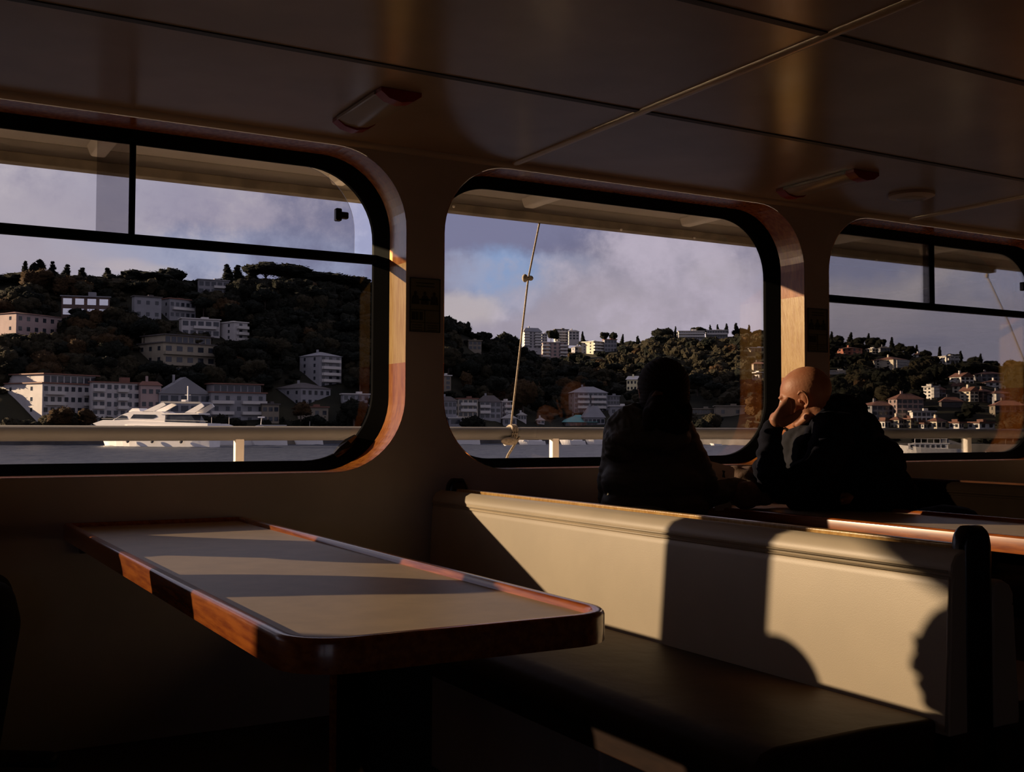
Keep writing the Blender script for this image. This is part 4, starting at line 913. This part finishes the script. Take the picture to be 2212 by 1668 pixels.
def tree_at(i, px, ybase, ytop, wpx, label, group=None, d=None, t=None):
    d = d or (gp(px, tof(px, ybase) if t is None else t)-EYE).xy.length; p = far(px, ybase, d); h = far(px, ytop, d).z-p.z
    plant(i, p, h/1.02, wpx*d/FPX*1.05, label, group)
# ridge trees with outlines of their own
RG = 'dark trees along the ridge skyline'
SKY = [(7, 20, 620, 576, 70), (5, 53, 618, 567, 22), (4, 72, 616, 572, 34), (4, 87, 614, 566, 40), (5, 112, 624, 568, 26), (5, 142, 634, 574, 30), (5, 178, 626, 582, 30), (0, 205, 632, 598, 36), (5, 232, 628, 582, 30), (0, 262, 640, 592, 46), (3, 288, 622, 592, 34), (3, 325, 636, 598, 60), (3, 372, 632, 590, 38), (0, 400, 640, 604, 36),
       (5, 492, 628, 574, 34), (5, 512, 628, 576, 34), (5, 545, 622, 580, 38), (3, 575, 626, 578, 52), (3, 622, 628, 582, 60), (3, 672, 634, 597, 58), (3, 712, 638, 599, 56), (3, 752, 644, 606, 50), (3, 785, 656, 618, 36), (2, 240, 660, 600, 52), (2, 168, 668, 612, 46),
       (0, 965, 722, 682, 40), (0, 992, 738, 694, 36), (4, 1012, 728, 700, 22), (0, 1040, 752, 716, 34), (0, 1075, 758, 728, 34), (3, 1092, 756, 722, 34), (0, 1110, 764, 726, 30), (3, 1190, 736, 718, 16), (3, 1199, 738, 716, 16), (5, 1258, 742, 720, 12), (0, 1262, 752, 734, 22), (3, 1305, 738, 722, 16), (3, 1324, 740, 722, 14), (5, 1345, 748, 726, 12), (0, 1360, 756, 736, 24), (5, 1378, 750, 730, 16), (0, 1396, 754, 736, 26), (3, 1425, 738, 714, 32), (3, 1442, 734, 713, 26), (4, 1459, 734, 710, 12), (3, 1510, 728, 711, 26), (5, 1534, 722, 706, 10), (5, 1550, 722, 705, 10), (5, 1570, 724, 703, 14), (5, 1590, 726, 702, 18), (0, 1602, 730, 708, 22), (5, 1618, 728, 706, 12), (0, 1640, 734, 712, 30),
       (5, 1796, 744, 720, 14), (0, 1812, 746, 724, 22), (5, 1838, 744, 722, 16), (0, 1855, 752, 728, 24), (5, 1876, 750, 724, 14), (0, 1885, 752, 728, 22), (0, 1902, 756, 732, 20), (5, 1926, 764, 732, 16), (0, 1945, 768, 740, 20), (0, 1966, 772, 746, 22), (4, 1980, 774, 750, 16), (0, 2000, 778, 756, 22), (4, 2030, 780, 754, 14), (0, 2055, 784, 764, 24), (5, 2076, 786, 762, 14), (0, 2105, 792, 770, 26), (5, 2118, 790, 768, 12), (0, 2145, 800, 778, 24), (2, 2195, 812, 778, 34)]
nm = {0: 'rounded dark tree', 2: 'russet autumn tree', 3: 'flat-topped umbrella pine', 4: 'narrow dark cypress', 5: 'ragged dark conifer', 7: 'low dark bush'}
for s_ in SKY: tree_at(0 if s_[0] == 3 and s_[1] > 1000 else s_[0], s_[1], s_[2], s_[3]-(5 if s_[0] in (3, 4, 5) else 0), s_[4]*(1.4 if s_[1] < 900 else 1.15), nm[0 if s_[0] == 3 and s_[1] > 1000 else s_[0]]+' standing on the ridge against the sky', nm[0 if s_[0] == 3 and s_[1] > 1000 else s_[0]]+'s on the ridge skyline', d=interp(s_[1], RDIST)-4)
# quay trees
tree_at(7, 60, 924, 894, 46, 'dense round dark bush on the quay before the white block', t=.015)
tree_at(2, 133, 925, 880, 48, 'bare-stemmed autumn tree on the quay before the white block', t=.015)
tree_at(2, 190, 925, 884, 38, 'slanting yellow-brown tree on the quay left of the yacht', t=.015)
tree_at(2, 118, 770, 735, 36, 'orange autumn tree on the slope below the beige house')
tree_at(0, 490, 765, 690, 34, 'dark cypress-like tree before the white modern wing', d=400)
tree_at(2, 650, 905, 868, 40, 'reddish tree in front of the hip-roofed villa', t=.03)
tree_at(0, 765, 915, 860, 60, 'large dark tree by the shore near the right edge of the left window', t=.03)
tree_at(2, 1130, 895, 820, 60, 'rusty red tree on the slope right of the rope', t=.2)
# hillside wood
spots = []
rnd = random.Random(3)
for _ in range(8000):
    x = rnd.uniform(-25, 2420); t_ = rnd.random()**.85*.985+.01
    p = gp(x, t_); d = (p-EYE).xy.length; px, py = proj(p)
    if 1655 < x < 1785 and rnd.random() < .5: continue
    shade = .5+.5*noise.noise(Vector((x*.008, py*.012, 1)))
    h = rnd.uniform(5.5, 10)*(1 if x < 1150 else .85); 
    left_warm = x < 470 or (x > 1280 and x < 1660)
    r = rnd.random()
    if left_warm: i = 2 if (r < .15 and shade > .42) else 1 if r < .62 else 0 if r < .85 else 4 if r < .90 else 3
    else: i = 0 if r < .62 else 1 if r < .80 else 3 if r < .9 else 2 if r < .94 else 4
    if rnd.random() < .22: i = 6 if left_warm else 7; h *= .45
    wd = h*rnd.uniform(.75, 1.1)*(1.5 if i in (6, 7) else 1); hp = h*FPX/d; wp = wd*FPX/d
    x0, x1, y0, y1 = px-wp/2, px+wp/2, py-hp, py
    lim = interp(x, RIDGE)-5+4*noise.noise(Vector((x*.05, 0, 0)))
    if py-hp < lim:
        h = (py-lim)*d/FPX; hp = py-lim; i = 0 if i in (3, 4) else i
        if h < 1.6: continue
        wd = min(wd, h*1.7); wp = wd*FPX/d
    bad = False
    for (a, b, c_, e_, bd) in BR:
        if x1 > a+3 and x0 < b-3 and y1 > c_ and y0 < e_-2:
            if d < bd+12 and not (y0 > e_-(e_-c_)*.28 and d < bd-2): bad = True; break
    if bad: continue
    if any(abs(x-q[0]) < wp*.26 and abs(py-q[1]) < hp*.18 for q in spots): continue
    spots.append((x, py, p, h, wd, i, d, hp*wp))
print('SPOTS', len(spots)); spots.sort(key=lambda q: q[6])
vis = [q for q in spots if -5 < q[0] < 820 or 950 < q[0] < 1660 or 1785 < q[0] < 2220]
ind = sorted(vis, key=lambda q: -q[7])[:215]; ids = set(id(q) for q in ind)
gl = {0: ('rounded dark green tree in the hillside wood', 'dark trees in the hillside wood'), 1: ('olive green tree in the hillside wood', 'olive trees in the hillside wood'), 2: ('brown autumn tree in the hillside wood', 'autumn trees in the hillside wood'), 3: ('flat-topped pine in the hillside wood', 'pines in the hillside wood'), 4: ('narrow cypress in the hillside wood', 'cypresses in the hillside wood'), 6: ('low olive bush on the hillside', 'olive bushes on the hillside'), 7: ('low dark bush on the hillside', 'dark bushes on the hillside')}
for q in ind: plant(q[5], q[2], q[3], q[4], *gl[q[5]])
groups = {}
for q in spots:
    if id(q) not in ids: groups.setdefault(KINDS_[q[5]][1].name, []).append(q)
from array import array
def mass(qs, mname):
    m = bpy.data.meshes.new('woodland'); vs = []; fs = []
    for q in qs:
        me = LOW[q[5]]; a = rnd.uniform(0, 6.28); ca, sa = math.cos(a), math.sin(a); n_ = len(vs); p = q[2]; w_ = q[4]; h_ = q[3]
        for v in me.vertices: c = v.co; vs.append((p.x+(c.x*ca-c.y*sa)*w_, p.y+(c.x*sa+c.y*ca)*w_, p.z+c.z*h_))
        for f in me.polygons: fs.append(tuple(k+n_ for k in f.vertices))
    m.from_pydata(vs, [], fs); m.update(); m.materials.append(MATS[mname]); o = bpy.data.objects.new('woodland', m); C.objects.link(o)
    tag(o, {'dark_evergreen_foliage': 'mass of distant dark green trees filling the hillside', 'olive_foliage': 'mass of distant olive green trees between the others', 'autumn_foliage': 'scattered distant brown autumn trees', 'pine_foliage': 'scattered distant dark pines on the hillside'}[mname], 'trees', None, 'stuff')
for k, qs in groups.items(): mass(qs, k)

# ---- boats
def frame_at(px, d, heading_px=1):      # local x along the picture to the right, y away, on the water
    p = far(px, 930, d); vd = Vector((p.x, p.y, 0)).normalized(); rt = Vector((vd.y, -vd.x, 0))
    return Matrix.Translation((p.x, p.y, WZ)) @ Matrix(((rt.x, vd.x, 0), (rt.y, vd.y, 0), (0, 0, 1))).to_4x4()
def boat_root(name, label, px, d, cat='boat', group=None, rz=0):
    o = bpy.data.objects.new(name, None); C.objects.link(o); o.matrix_world = frame_at(px, d) @ Matrix.Rotation(rz, 4, 'Z'); return tag(o, label, cat, group)
def hull(L_, Bm, H_, bow=.25, sheer=.3, draft=.5):
    m = MB(); n = 14; rows = []
    for i in range(n+1):
        t_ = i/n; x = L_*t_; w_ = Bm/2*(min(1, (t_/bow)**.6) if t_ < bow else 1)*(1 if t_ < .85 else 1-.15*(t_-.85)/.15); zt = H_+sheer*(1-t_)**2
        rows.append([(x-(zt*.35 if i == 0 else 0), -w_, zt), (x+.2, -w_*.8, 0), (x+.4, 0, -draft), (x+.2, w_*.8, 0), (x-(zt*.35 if i == 0 else 0), w_, zt)])
    for r_ in rows: m.v += [Vector(q) for q in r_]
    for i in range(n):
        for k in range(4): a = i*5+k; m.f.append((a, a+5, a+6, a+1))
        m.f.append((i*5+4, i*5+9, i*5+5, i*5))
    m.f.append((0, 1, 2, 3, 4)); m.f.append(tuple(n*5+k for k in (4, 3, 2, 1, 0))); return m
k_ = 300/FPX
y = boat_root('motor_yacht', 'large white motor yacht with flybridge lying along the quay at left', 226, 296, 'yacht', rz=math.radians(-40)); y.scale = (1.20, 1, 1)
obj('hull', hull(27, 6.2, 4.9, .32, .9), M_BOAT, y)
m = MB(); m.prism([(-1.2, 5.6), (1.4, 6.5), (8, 6.3), (27, 5.7), (27, 4.4), (.0, 5.0)], -2.7, 2.7, 'y'); obj('bulwark', m, M_BOAT, y)
m = MB(); m.prism([(3.0, 6.2), (6.3, 8.0), (8.5, 8.7), (15.5, 8.6), (16.6, 8.1), (16.4, 6.0)], -2.2, 2.2, 'y'); obj('cabin', m, M_BOAT, y)
m = MB(); m.prism([(8.0, 6.9), (8.8, 7.9), (14.2, 7.8), (14.6, 7.3), (13.5, 6.8)], -2.26, 2.26, 'y'); obj('cabin_window', m, G_WIN, y)
m = MB(); m.prism([(3.8, 6.5), (5.9, 7.7), (7.0, 7.5), (7.4, 6.6)], -2.25, 2.25, 'y'); obj('windscreen', m, G_WIN, y)
m = MB(); m.prism([(7.0, 8.5), (8.0, 9.4), (9.6, 9.4), (10.0, 8.6)], -1.6, 1.6, 'y'); obj('flybridge_console', m, M_BOAT, y)
for nm_, pf in (('front_arch_leg', [(10.8, 8.5), (16, 10.9), (16.6, 10.2), (13.6, 8.5)]), ('rear_arch_leg', [(21.2, 8.3), (25.2, 10.6), (25.8, 9.8), (23.6, 8.2)])):
    m = MB(); m.prism(pf, -2.2, -1.9, 'y'); m.prism(pf, 1.9, 2.2, 'y'); obj(nm_, m, M_BOAT, y)
m = MB(); m.prism([(15.2, 10.7), (15.6, 11.1), (24.8, 10.9), (25.4, 10.4)], -2.2, 2.2, 'y'); obj('hardtop', m, R_GREY, y)
m = MB(); m.prism([(16.4, 5.7), (17.4, 7.9), (22.6, 7.8), (24, 5.6)], -2.0, 2.0, 'y'); obj('saloon', m, G_WIN, y)
m = MB(); m.box(15.5, -2.3, 7.85, 24.6, 2.3, 8.15); obj('upper_deck', m, M_BOAT, y)
m = MB(); m.tube([(20.6, 0, 11), (20.6, 0, 14.8)], .14, 6); m.box(19.2, -.3, 11.0, 20.2, .3, 11.5); m.tube([(19.9, 0, 12.6), (21.3, 0, 12.6)], .07, 5); obj('radar_mast', m, M_BOAT, y)
for xx in (8, 14, 21): m = MB(); m.ell((xx, -3.15, 1.4), (.45, .2, .55)); obj('fender', m, M_HULLD, y, smooth=True)
m = MB(); m.tube([(1, -2.6, 6.9), (27, -2.7, 6.2)], .05, 5); obj('side_rail', m, TRIMW, y)
y = boat_root('flat_boat', 'long low white boat moored behind the big yacht', 440, 306)
obj('hull', hull(24*.62, 5, 3.2, .12, .3), M_BOAT, y)
m = MB(); m.prism([(-7, 5.0), (-7, 5.7), (6.0, 5.7), (7.6, 5.2), (6.8, 4.6)], -2, 2, 'y'); obj('awning', m, M_BOAT, y)
for xx in (-6, -2, 2, 6.5): m = MB(); m.tube([(xx, -1.8, 3), (xx, -1.8, 7.4 if xx in (2, 6.5) else 5.2)], .07, 5); obj('mast', m, TRIMW, y)
m = MB(); m.box(.5, -2, 3.1, 6, 2, 4.6); obj('cabin', m, F_GREY, y)
y = boat_root('motor_boat', 'white motor boat with curved roof bar right of the rail post', 545, 304)
obj('hull', hull(9, 3.4, 2.4, .3, .6), M_BOAT, y)
m = MB(); m.prism([(.3, 3.6), (.8, 5.2), (2.5, 5.6), (4.6, 3.5), (3.8, 3.4), (2.4, 4.9), (1.2, 4.7)], -1.5, 1.5, 'y'); obj('roof_bar', m, M_BOAT, y)
m = MB(); m.box(1.5, -1.5, 5.2, 9, 1.5, 5.45); obj('canopy', m, TRIMW, y)
m = MB(); m.tube([(2.2, 0, 5.4), (2.4, 0, 7.6)], .12, 6); m.box(1.4, -.4, 7.3, 3.2, .4, 7.7); obj('mast', m, M_BOAT, y)
m = MB(); m.prism([(1.6, 2.4), (2.6, 4.3), (8, 4.2), (8.3, 2.4)], -1.3, 1.3, 'y'); obj('cabin', m, G_WIN, y)
y = boat_root('barge', 'brown and yellow painted work barge beyond the railing', 545, 318, 'barge')
m = MB(); m.box(0, 0, -.3, 12, 5, 1.9); obj('hull', m, F_DIM, y)
m = MB(); m.box(4.5, -.05, -.1, 9.6, 4, 2.0); obj('yellow_side', m, M_YEL, y)
y = boat_root('motor_boat', 'low white boat right of the yellow barge', 638, 316); obj('hull', hull(7.5, 2.6, 1.6, .3, .5), M_BOAT, y)
m = MB(); m.prism([(2, 1.6), (3, 2.7), (5.4, 2.7), (6, 1.6)], -1, 1, 'y'); obj('cabin', m, G_WIN, y); m = MB(); m.tube([(3.8, 0, 2.6), (4, 0, 6.5)], .05, 5); obj('mast', m, TRIMW, y)
y = boat_root('white_boat', 'plain cream boat side at the left of the middle window', 950, 322); obj('hull', hull(11.5, 4, 2.0, .05, .1), M_BOAT, y); m = MB(); m.box(1, -1.6, 2, 10, 1.6, 2.6); obj('deckhouse', m, M_BOAT, y)
y = boat_root('motor_boat', 'low sleek white boat right of the rope foot', 1122, 318); obj('hull', hull(7.4, 2.6, 1.1, .35, .4), M_BOAT, y); m = MB(); m.prism([(1, 1.1), (2.6, 2.4), (5, 2.4), (6.8, 1.1)], -1, 1, 'y'); obj('cabin', m, M_BOAT, y); m = MB(); m.prism([(1.9, 1.4), (2.8, 2.15), (4.9, 2.15), (5.6, 1.4)], -1.03, 1.03, 'y'); obj('cabin_window', m, G_WIN, y)
y = boat_root('rowing_boat', 'tiny white rowing boat near the rope foot', 1088, 300); obj('hull', hull(2.0, 1, .35, .3, .1, .1), M_BOAT, y); m = MB(); m.box(.9, -.35, .2, 1.1, .35, .32); obj('thwart', m, F_DIM, y)
y = boat_root('motor_boat', 'white cabin boat right of the middle rail post', 1212, 322); obj('hull', hull(7, 2.6, 1.2, .35, .5), M_BOAT, y); m = MB(); m.box(3.4, -1.1, 1.2, 6.2, 1.1, 3.0); obj('cabin', m, M_BOAT, y); m = MB(); m.box(3.8, -1.13, 2.0, 5.8, 1.13, 2.7); obj('cabin_window', m, G_WIN, y)
y = boat_root('motor_boat', 'white cabin boat against the dark quay left of the ponytailed person', 1268, 330); obj('hull', hull(5.5, 2.4, 1.3, .35, .5), M_BOAT, y); m = MB(); m.box(1.6, -1.0, 1.3, 4.6, 1.0, 3.2); obj('cabin', m, M_BOAT, y); m = MB(); m.box(1.9, -1.03, 2.1, 4.3, 1.03, 2.8); obj('cabin_window', m, G_WIN, y)
y = boat_root('rowing_boat', 'small pale boat near the water edge between the two people', 1535, 320); obj('hull', hull(3, 1.2, .5, .3, .2, .1), M_BOAT, y); m = MB(); m.box(1.3, -.45, .35, 1.5, .45, .45); obj('thwart', m, F_DIM, y)
y = boat_root('excursion_boat', 'two-deck white excursion boat moored below the right window rail', 1936, 232, 'boat')
obj('hull', hull(12.6, 3.6, 1.1, .3, .8, .4), M_BOAT, y)
m = MB(); m.box(2.2, -1.5, 1.1, 9.5, 1.5, 2.1); obj('lower_cabin', m, M_BOAT, y)
for i in range(7): m = MB(); m.box(2.6+.95*i, -1.54, 1.35, 3.2+.95*i, -1.48, 1.9); obj('window', m, G_WIN, y)
m = MB(); m.box(3.0, -1.6, 2.1, 9.8, 1.6, 2.25); obj('upper_deck', m, M_BOAT, y)
m = MB(); m.box(3.3, -1.6, 3.05, 9.4, 1.6, 3.2); obj('awning', m, M_BOAT, y)
for i in range(6): m = MB(); m.box(3.4+1.15*i, -1.55, 2.2, 3.5+1.15*i, 1.55, 3.1); obj('awning_post', m, M_BOAT, y)
m = MB(); m.prism([(7.8, 2.2), (8.4, 3.1), (9.2, 3.1), (12.4, 2.0), (12.4, 1.9)], -1.5, 1.5, 'y'); obj('stern_awning', m, R_GREY, y)
y = boat_root('sailing_dinghy', 'very small sailing boat with bare mast right of the excursion boat', 2056, 228); obj('hull', hull(1.6, .8, .25, .3, .1, .1), M_BOAT, y); m = MB(); m.tube([(.8, 0, .2), (.8, 0, 1.3)], .03, 5); obj('mast', m, TRIMW, y)
y = boat_root('motor_boat', 'small grey boat near the right edge of the picture', 2128, 232); obj('hull', hull(2.0, 1, .4, .3, .2, .1), M_BOAT, y); m = MB(); m.box(.8, -.35, .4, 1.5, .35, .8); obj('cabin', m, G_WIN, y)
# ------------------------------------------------------------------ sun and sky
SUN_T = 1.17; SUN_S = .41              # travel per metre towards the cabin: +x, -z
sd = Vector((SUN_T, -1, -SUN_S)).normalized()
sl = bpy.data.lights.new('sun', 'SUN'); sl.energy = 27; sl.angle = math.radians(.53); sl.color = (1, .74, .44)
so = bpy.data.objects.new('sun', sl); C.objects.link(so); so.rotation_euler = sd.to_track_quat('-Z', 'Y').to_euler(); so.location = (-30, 30, 12)
W = bpy.data.worlds.new('world'); bpy.context.scene.world = W; W.use_nodes = True
nt = W.node_tree; N = nt.nodes; L = nt.links
for n in list(N): N.remove(n)
out = N.new('ShaderNodeOutputWorld'); bg = N.new('ShaderNodeBackground'); L.new(bg.outputs[0], out.inputs[0])
tc = N.new('ShaderNodeTexCoord')
def cloud(scale, loc, st, det=7, rough=.55):
    mp = N.new('ShaderNodeMapping'); L.new(tc.outputs['Generated'], mp.inputs[0]); mp.inputs['Scale'].default_value = st; mp.inputs['Location'].default_value = loc
    n = N.new('ShaderNodeTexNoise'); L.new(mp.outputs[0], n.inputs['Vector']); n.inputs['Scale'].default_value = scale; n.inputs['Detail'].default_value = det; n.inputs['Roughness'].default_value = rough
    return n.outputs[0]
def ramp(src, stops, interp='LINEAR'):
    r = N.new('ShaderNodeValToRGB'); L.new(src, r.inputs[0]); e = r.color_ramp.elements; r.color_ramp.interpolation = interp
    while len(e) < len(stops): e.new(.5)
    for k, (p, c) in enumerate(stops): e[k].position = p; e[k].color = (*c, 1)
    return r.outputs[0]
def mixc(f, a, b):
    m = N.new('ShaderNodeMix'); m.data_type = 'RGBA'; L.new(f, m.inputs[0]); L.new(a, m.inputs[6]); L.new(b, m.inputs[7]); return m.outputs[2]
def lobe(px, py, width, sz=1.):        # a cloud bank or gap of the sky around one direction
    d = ray(px, py).normalized()
    v = N.new('ShaderNodeVectorMath'); v.operation = 'SUBTRACT'; L.new(tc.outputs['Generated'], v.inputs[0]); v.inputs[1].default_value = d
    s = N.new('ShaderNodeVectorMath'); s.operation = 'MULTIPLY'; L.new(v.outputs[0], s.inputs[0]); s.inputs[1].default_value = (1/width, 1/width, 1/(width*sz))
    # wobble the outline with noise
    nz = N.new('ShaderNodeTexNoise'); L.new(tc.outputs['Generated'], nz.inputs['Vector']); nz.inputs['Scale'].default_value = 11; nz.inputs['Detail'].default_value = 9; nz.inputs['Roughness'].default_value = .62
    ln = N.new('ShaderNodeVectorMath'); ln.operation = 'LENGTH'; L.new(s.outputs[0], ln.inputs[0])
    ad = N.new('ShaderNodeMath'); ad.operation = 'MULTIPLY_ADD'; L.new(nz.outputs[0], ad.inputs[0]); ad.inputs[1].default_value = 2.6; L.new(ln.outputs['Value'], ad.inputs[2])
    mr = N.new('ShaderNodeMapRange'); mr.interpolation_type = 'SMOOTHSTEP'; L.new(ad.outputs[0], mr.inputs[0])
    mr.inputs[1].default_value = 1.75; mr.inputs[2].default_value = 2.45; mr.inputs[3].default_value = 1; mr.inputs[4].default_value = 0
    return mr.outputs[0]
def sub(f, k):
    m = N.new('ShaderNodeMath'); m.operation = 'MULTIPLY'; L.new(f, m.inputs[0]); m.inputs[1].default_value = k; return m.outputs[0]
def rgb(c):
    n = N.new('ShaderNodeRGB'); n.outputs[0].default_value = (*c, 1); return n.outputs[0]
n1 = cloud(2.6, (.3, 1.7, .2), (1, 1, 2.6)); n2 = cloud(6.5, (2.3, .4, 1.2), (1, 1, 2.2), 8, .6)
c1 = ramp(n1, [(.36, (.42, .42, .62)), (.47, (.58, .55, .72)), (.56, (.82, .77, .86)), (.66, (1.08, 1.0, 1.0))])
c2 = ramp(n2, [(.38, (.48, .48, .68)), (.50, (.70, .66, .80)), (.62, (1.1, 1.02, 1.02))])
half = N.new('ShaderNodeValue'); half.outputs[0].default_value = .5
col = mixc(half.outputs[0], c1, c2)
for px, py, w_, sz, k, c_ in (
        (60, 360, .15, .45, .85, (1.12, 1.04, 1.06)), (420, 350, .10, .35, .5, (.98, .93, .98)), (620, 400, .10, .3, .6, (.96, .90, .94)),
        (330, 430, .12, .3, .6, (.60, .58, .76)), (600, 470, .13, .35, .7, (.62, .57, .74)), (60, 480, .12, .3, .55, (.74, .68, .78)),
        (640, 560, .17, .2, .8, (.60, .70, .98)), (330, 545, .12, .15, .6, (.62, .70, .95)), (270, 575, .03, .3, .7, (.98, .88, .9)), (345, 590, .02, .4, .6, (.98, .90, .9)), (60, 545, .10, .2, .6, (.86, .78, .84)),
        (1260, 495, .38, .22, .95, (.33, .34, .52)), (1060, 480, .12, .4, .5, (.46, .48, .72)), (1550, 560, .10, .25, .6, (.46, .46, .66)),
        (1090, 602, .06, .5, .95, (.50, .74, 1.15)), (1000, 590, .035, .6, .5, (.80, .78, .92)), (1230, 575, .04, .4, .5, (.58, .70, .98)),
        (1420, 600, .13, .35, .6, (.84, .77, .84)), (1560, 590, .04, .5, .7, (.90, .82, .84)), (1250, 680, .14, .3, .55, (.84, .75, .80)), (995, 665, .035, .5, .8, (1.05, .95, .92)), (1600, 680, .10, .4, .6, (.66, .58, .68)),
        (2020, 640, .30, 1.3, .9, (1.10, 1.00, 1.14)), (1870, 590, .10, .45, .75, (.80, .84, 1.22)), (1870, 655, .10, .3, .8, (1.34, 1.20, 1.26)), (2060, 632, .08, .5, .9, (1.5, 1.34, 1.36)), (2185, 600, .05, .6, .6, (.88, .93, 1.30)), (1900, 710, .10, .3, .6, (1.12, 1.0, 1.12)), (2150, 720, .10, .5, .6, (.86, .82, 1.02)), (1990, 740, .03, .25, .6, (.76, .74, .94))):
    col = mixc(sub(lobe(px, py, w_, sz), k), col, rgb(c_))
sx = N.new('ShaderNodeSeparateXYZ'); L.new(tc.outputs['Generated'], sx.inputs[0])
hz = N.new('ShaderNodeMapRange'); L.new(sx.outputs[2], hz.inputs[0]); hz.inputs[1].default_value = -.02; hz.inputs[2].default_value = .0
col = mixc(hz.outputs[0], rgb((.10, .11, .15)), col)
L.new(col, bg.inputs[0]); bg.inputs[1].default_value = .95
sc = bpy.context.scene
sc.view_settings.view_transform = 'Standard'; sc.view_settings.look = 'None'; sc.view_settings.exposure = 0; sc.view_settings.gamma = 1; sc.view_settings.use_curve_mapping = False
sc.cycles.max_bounces = 10; sc.cycles.transparent_max_bounces = 16; sc.cycles.diffuse_bounces = 5; sc.cycles.use_denoising = True; sc.cycles.caustics_reflective = False
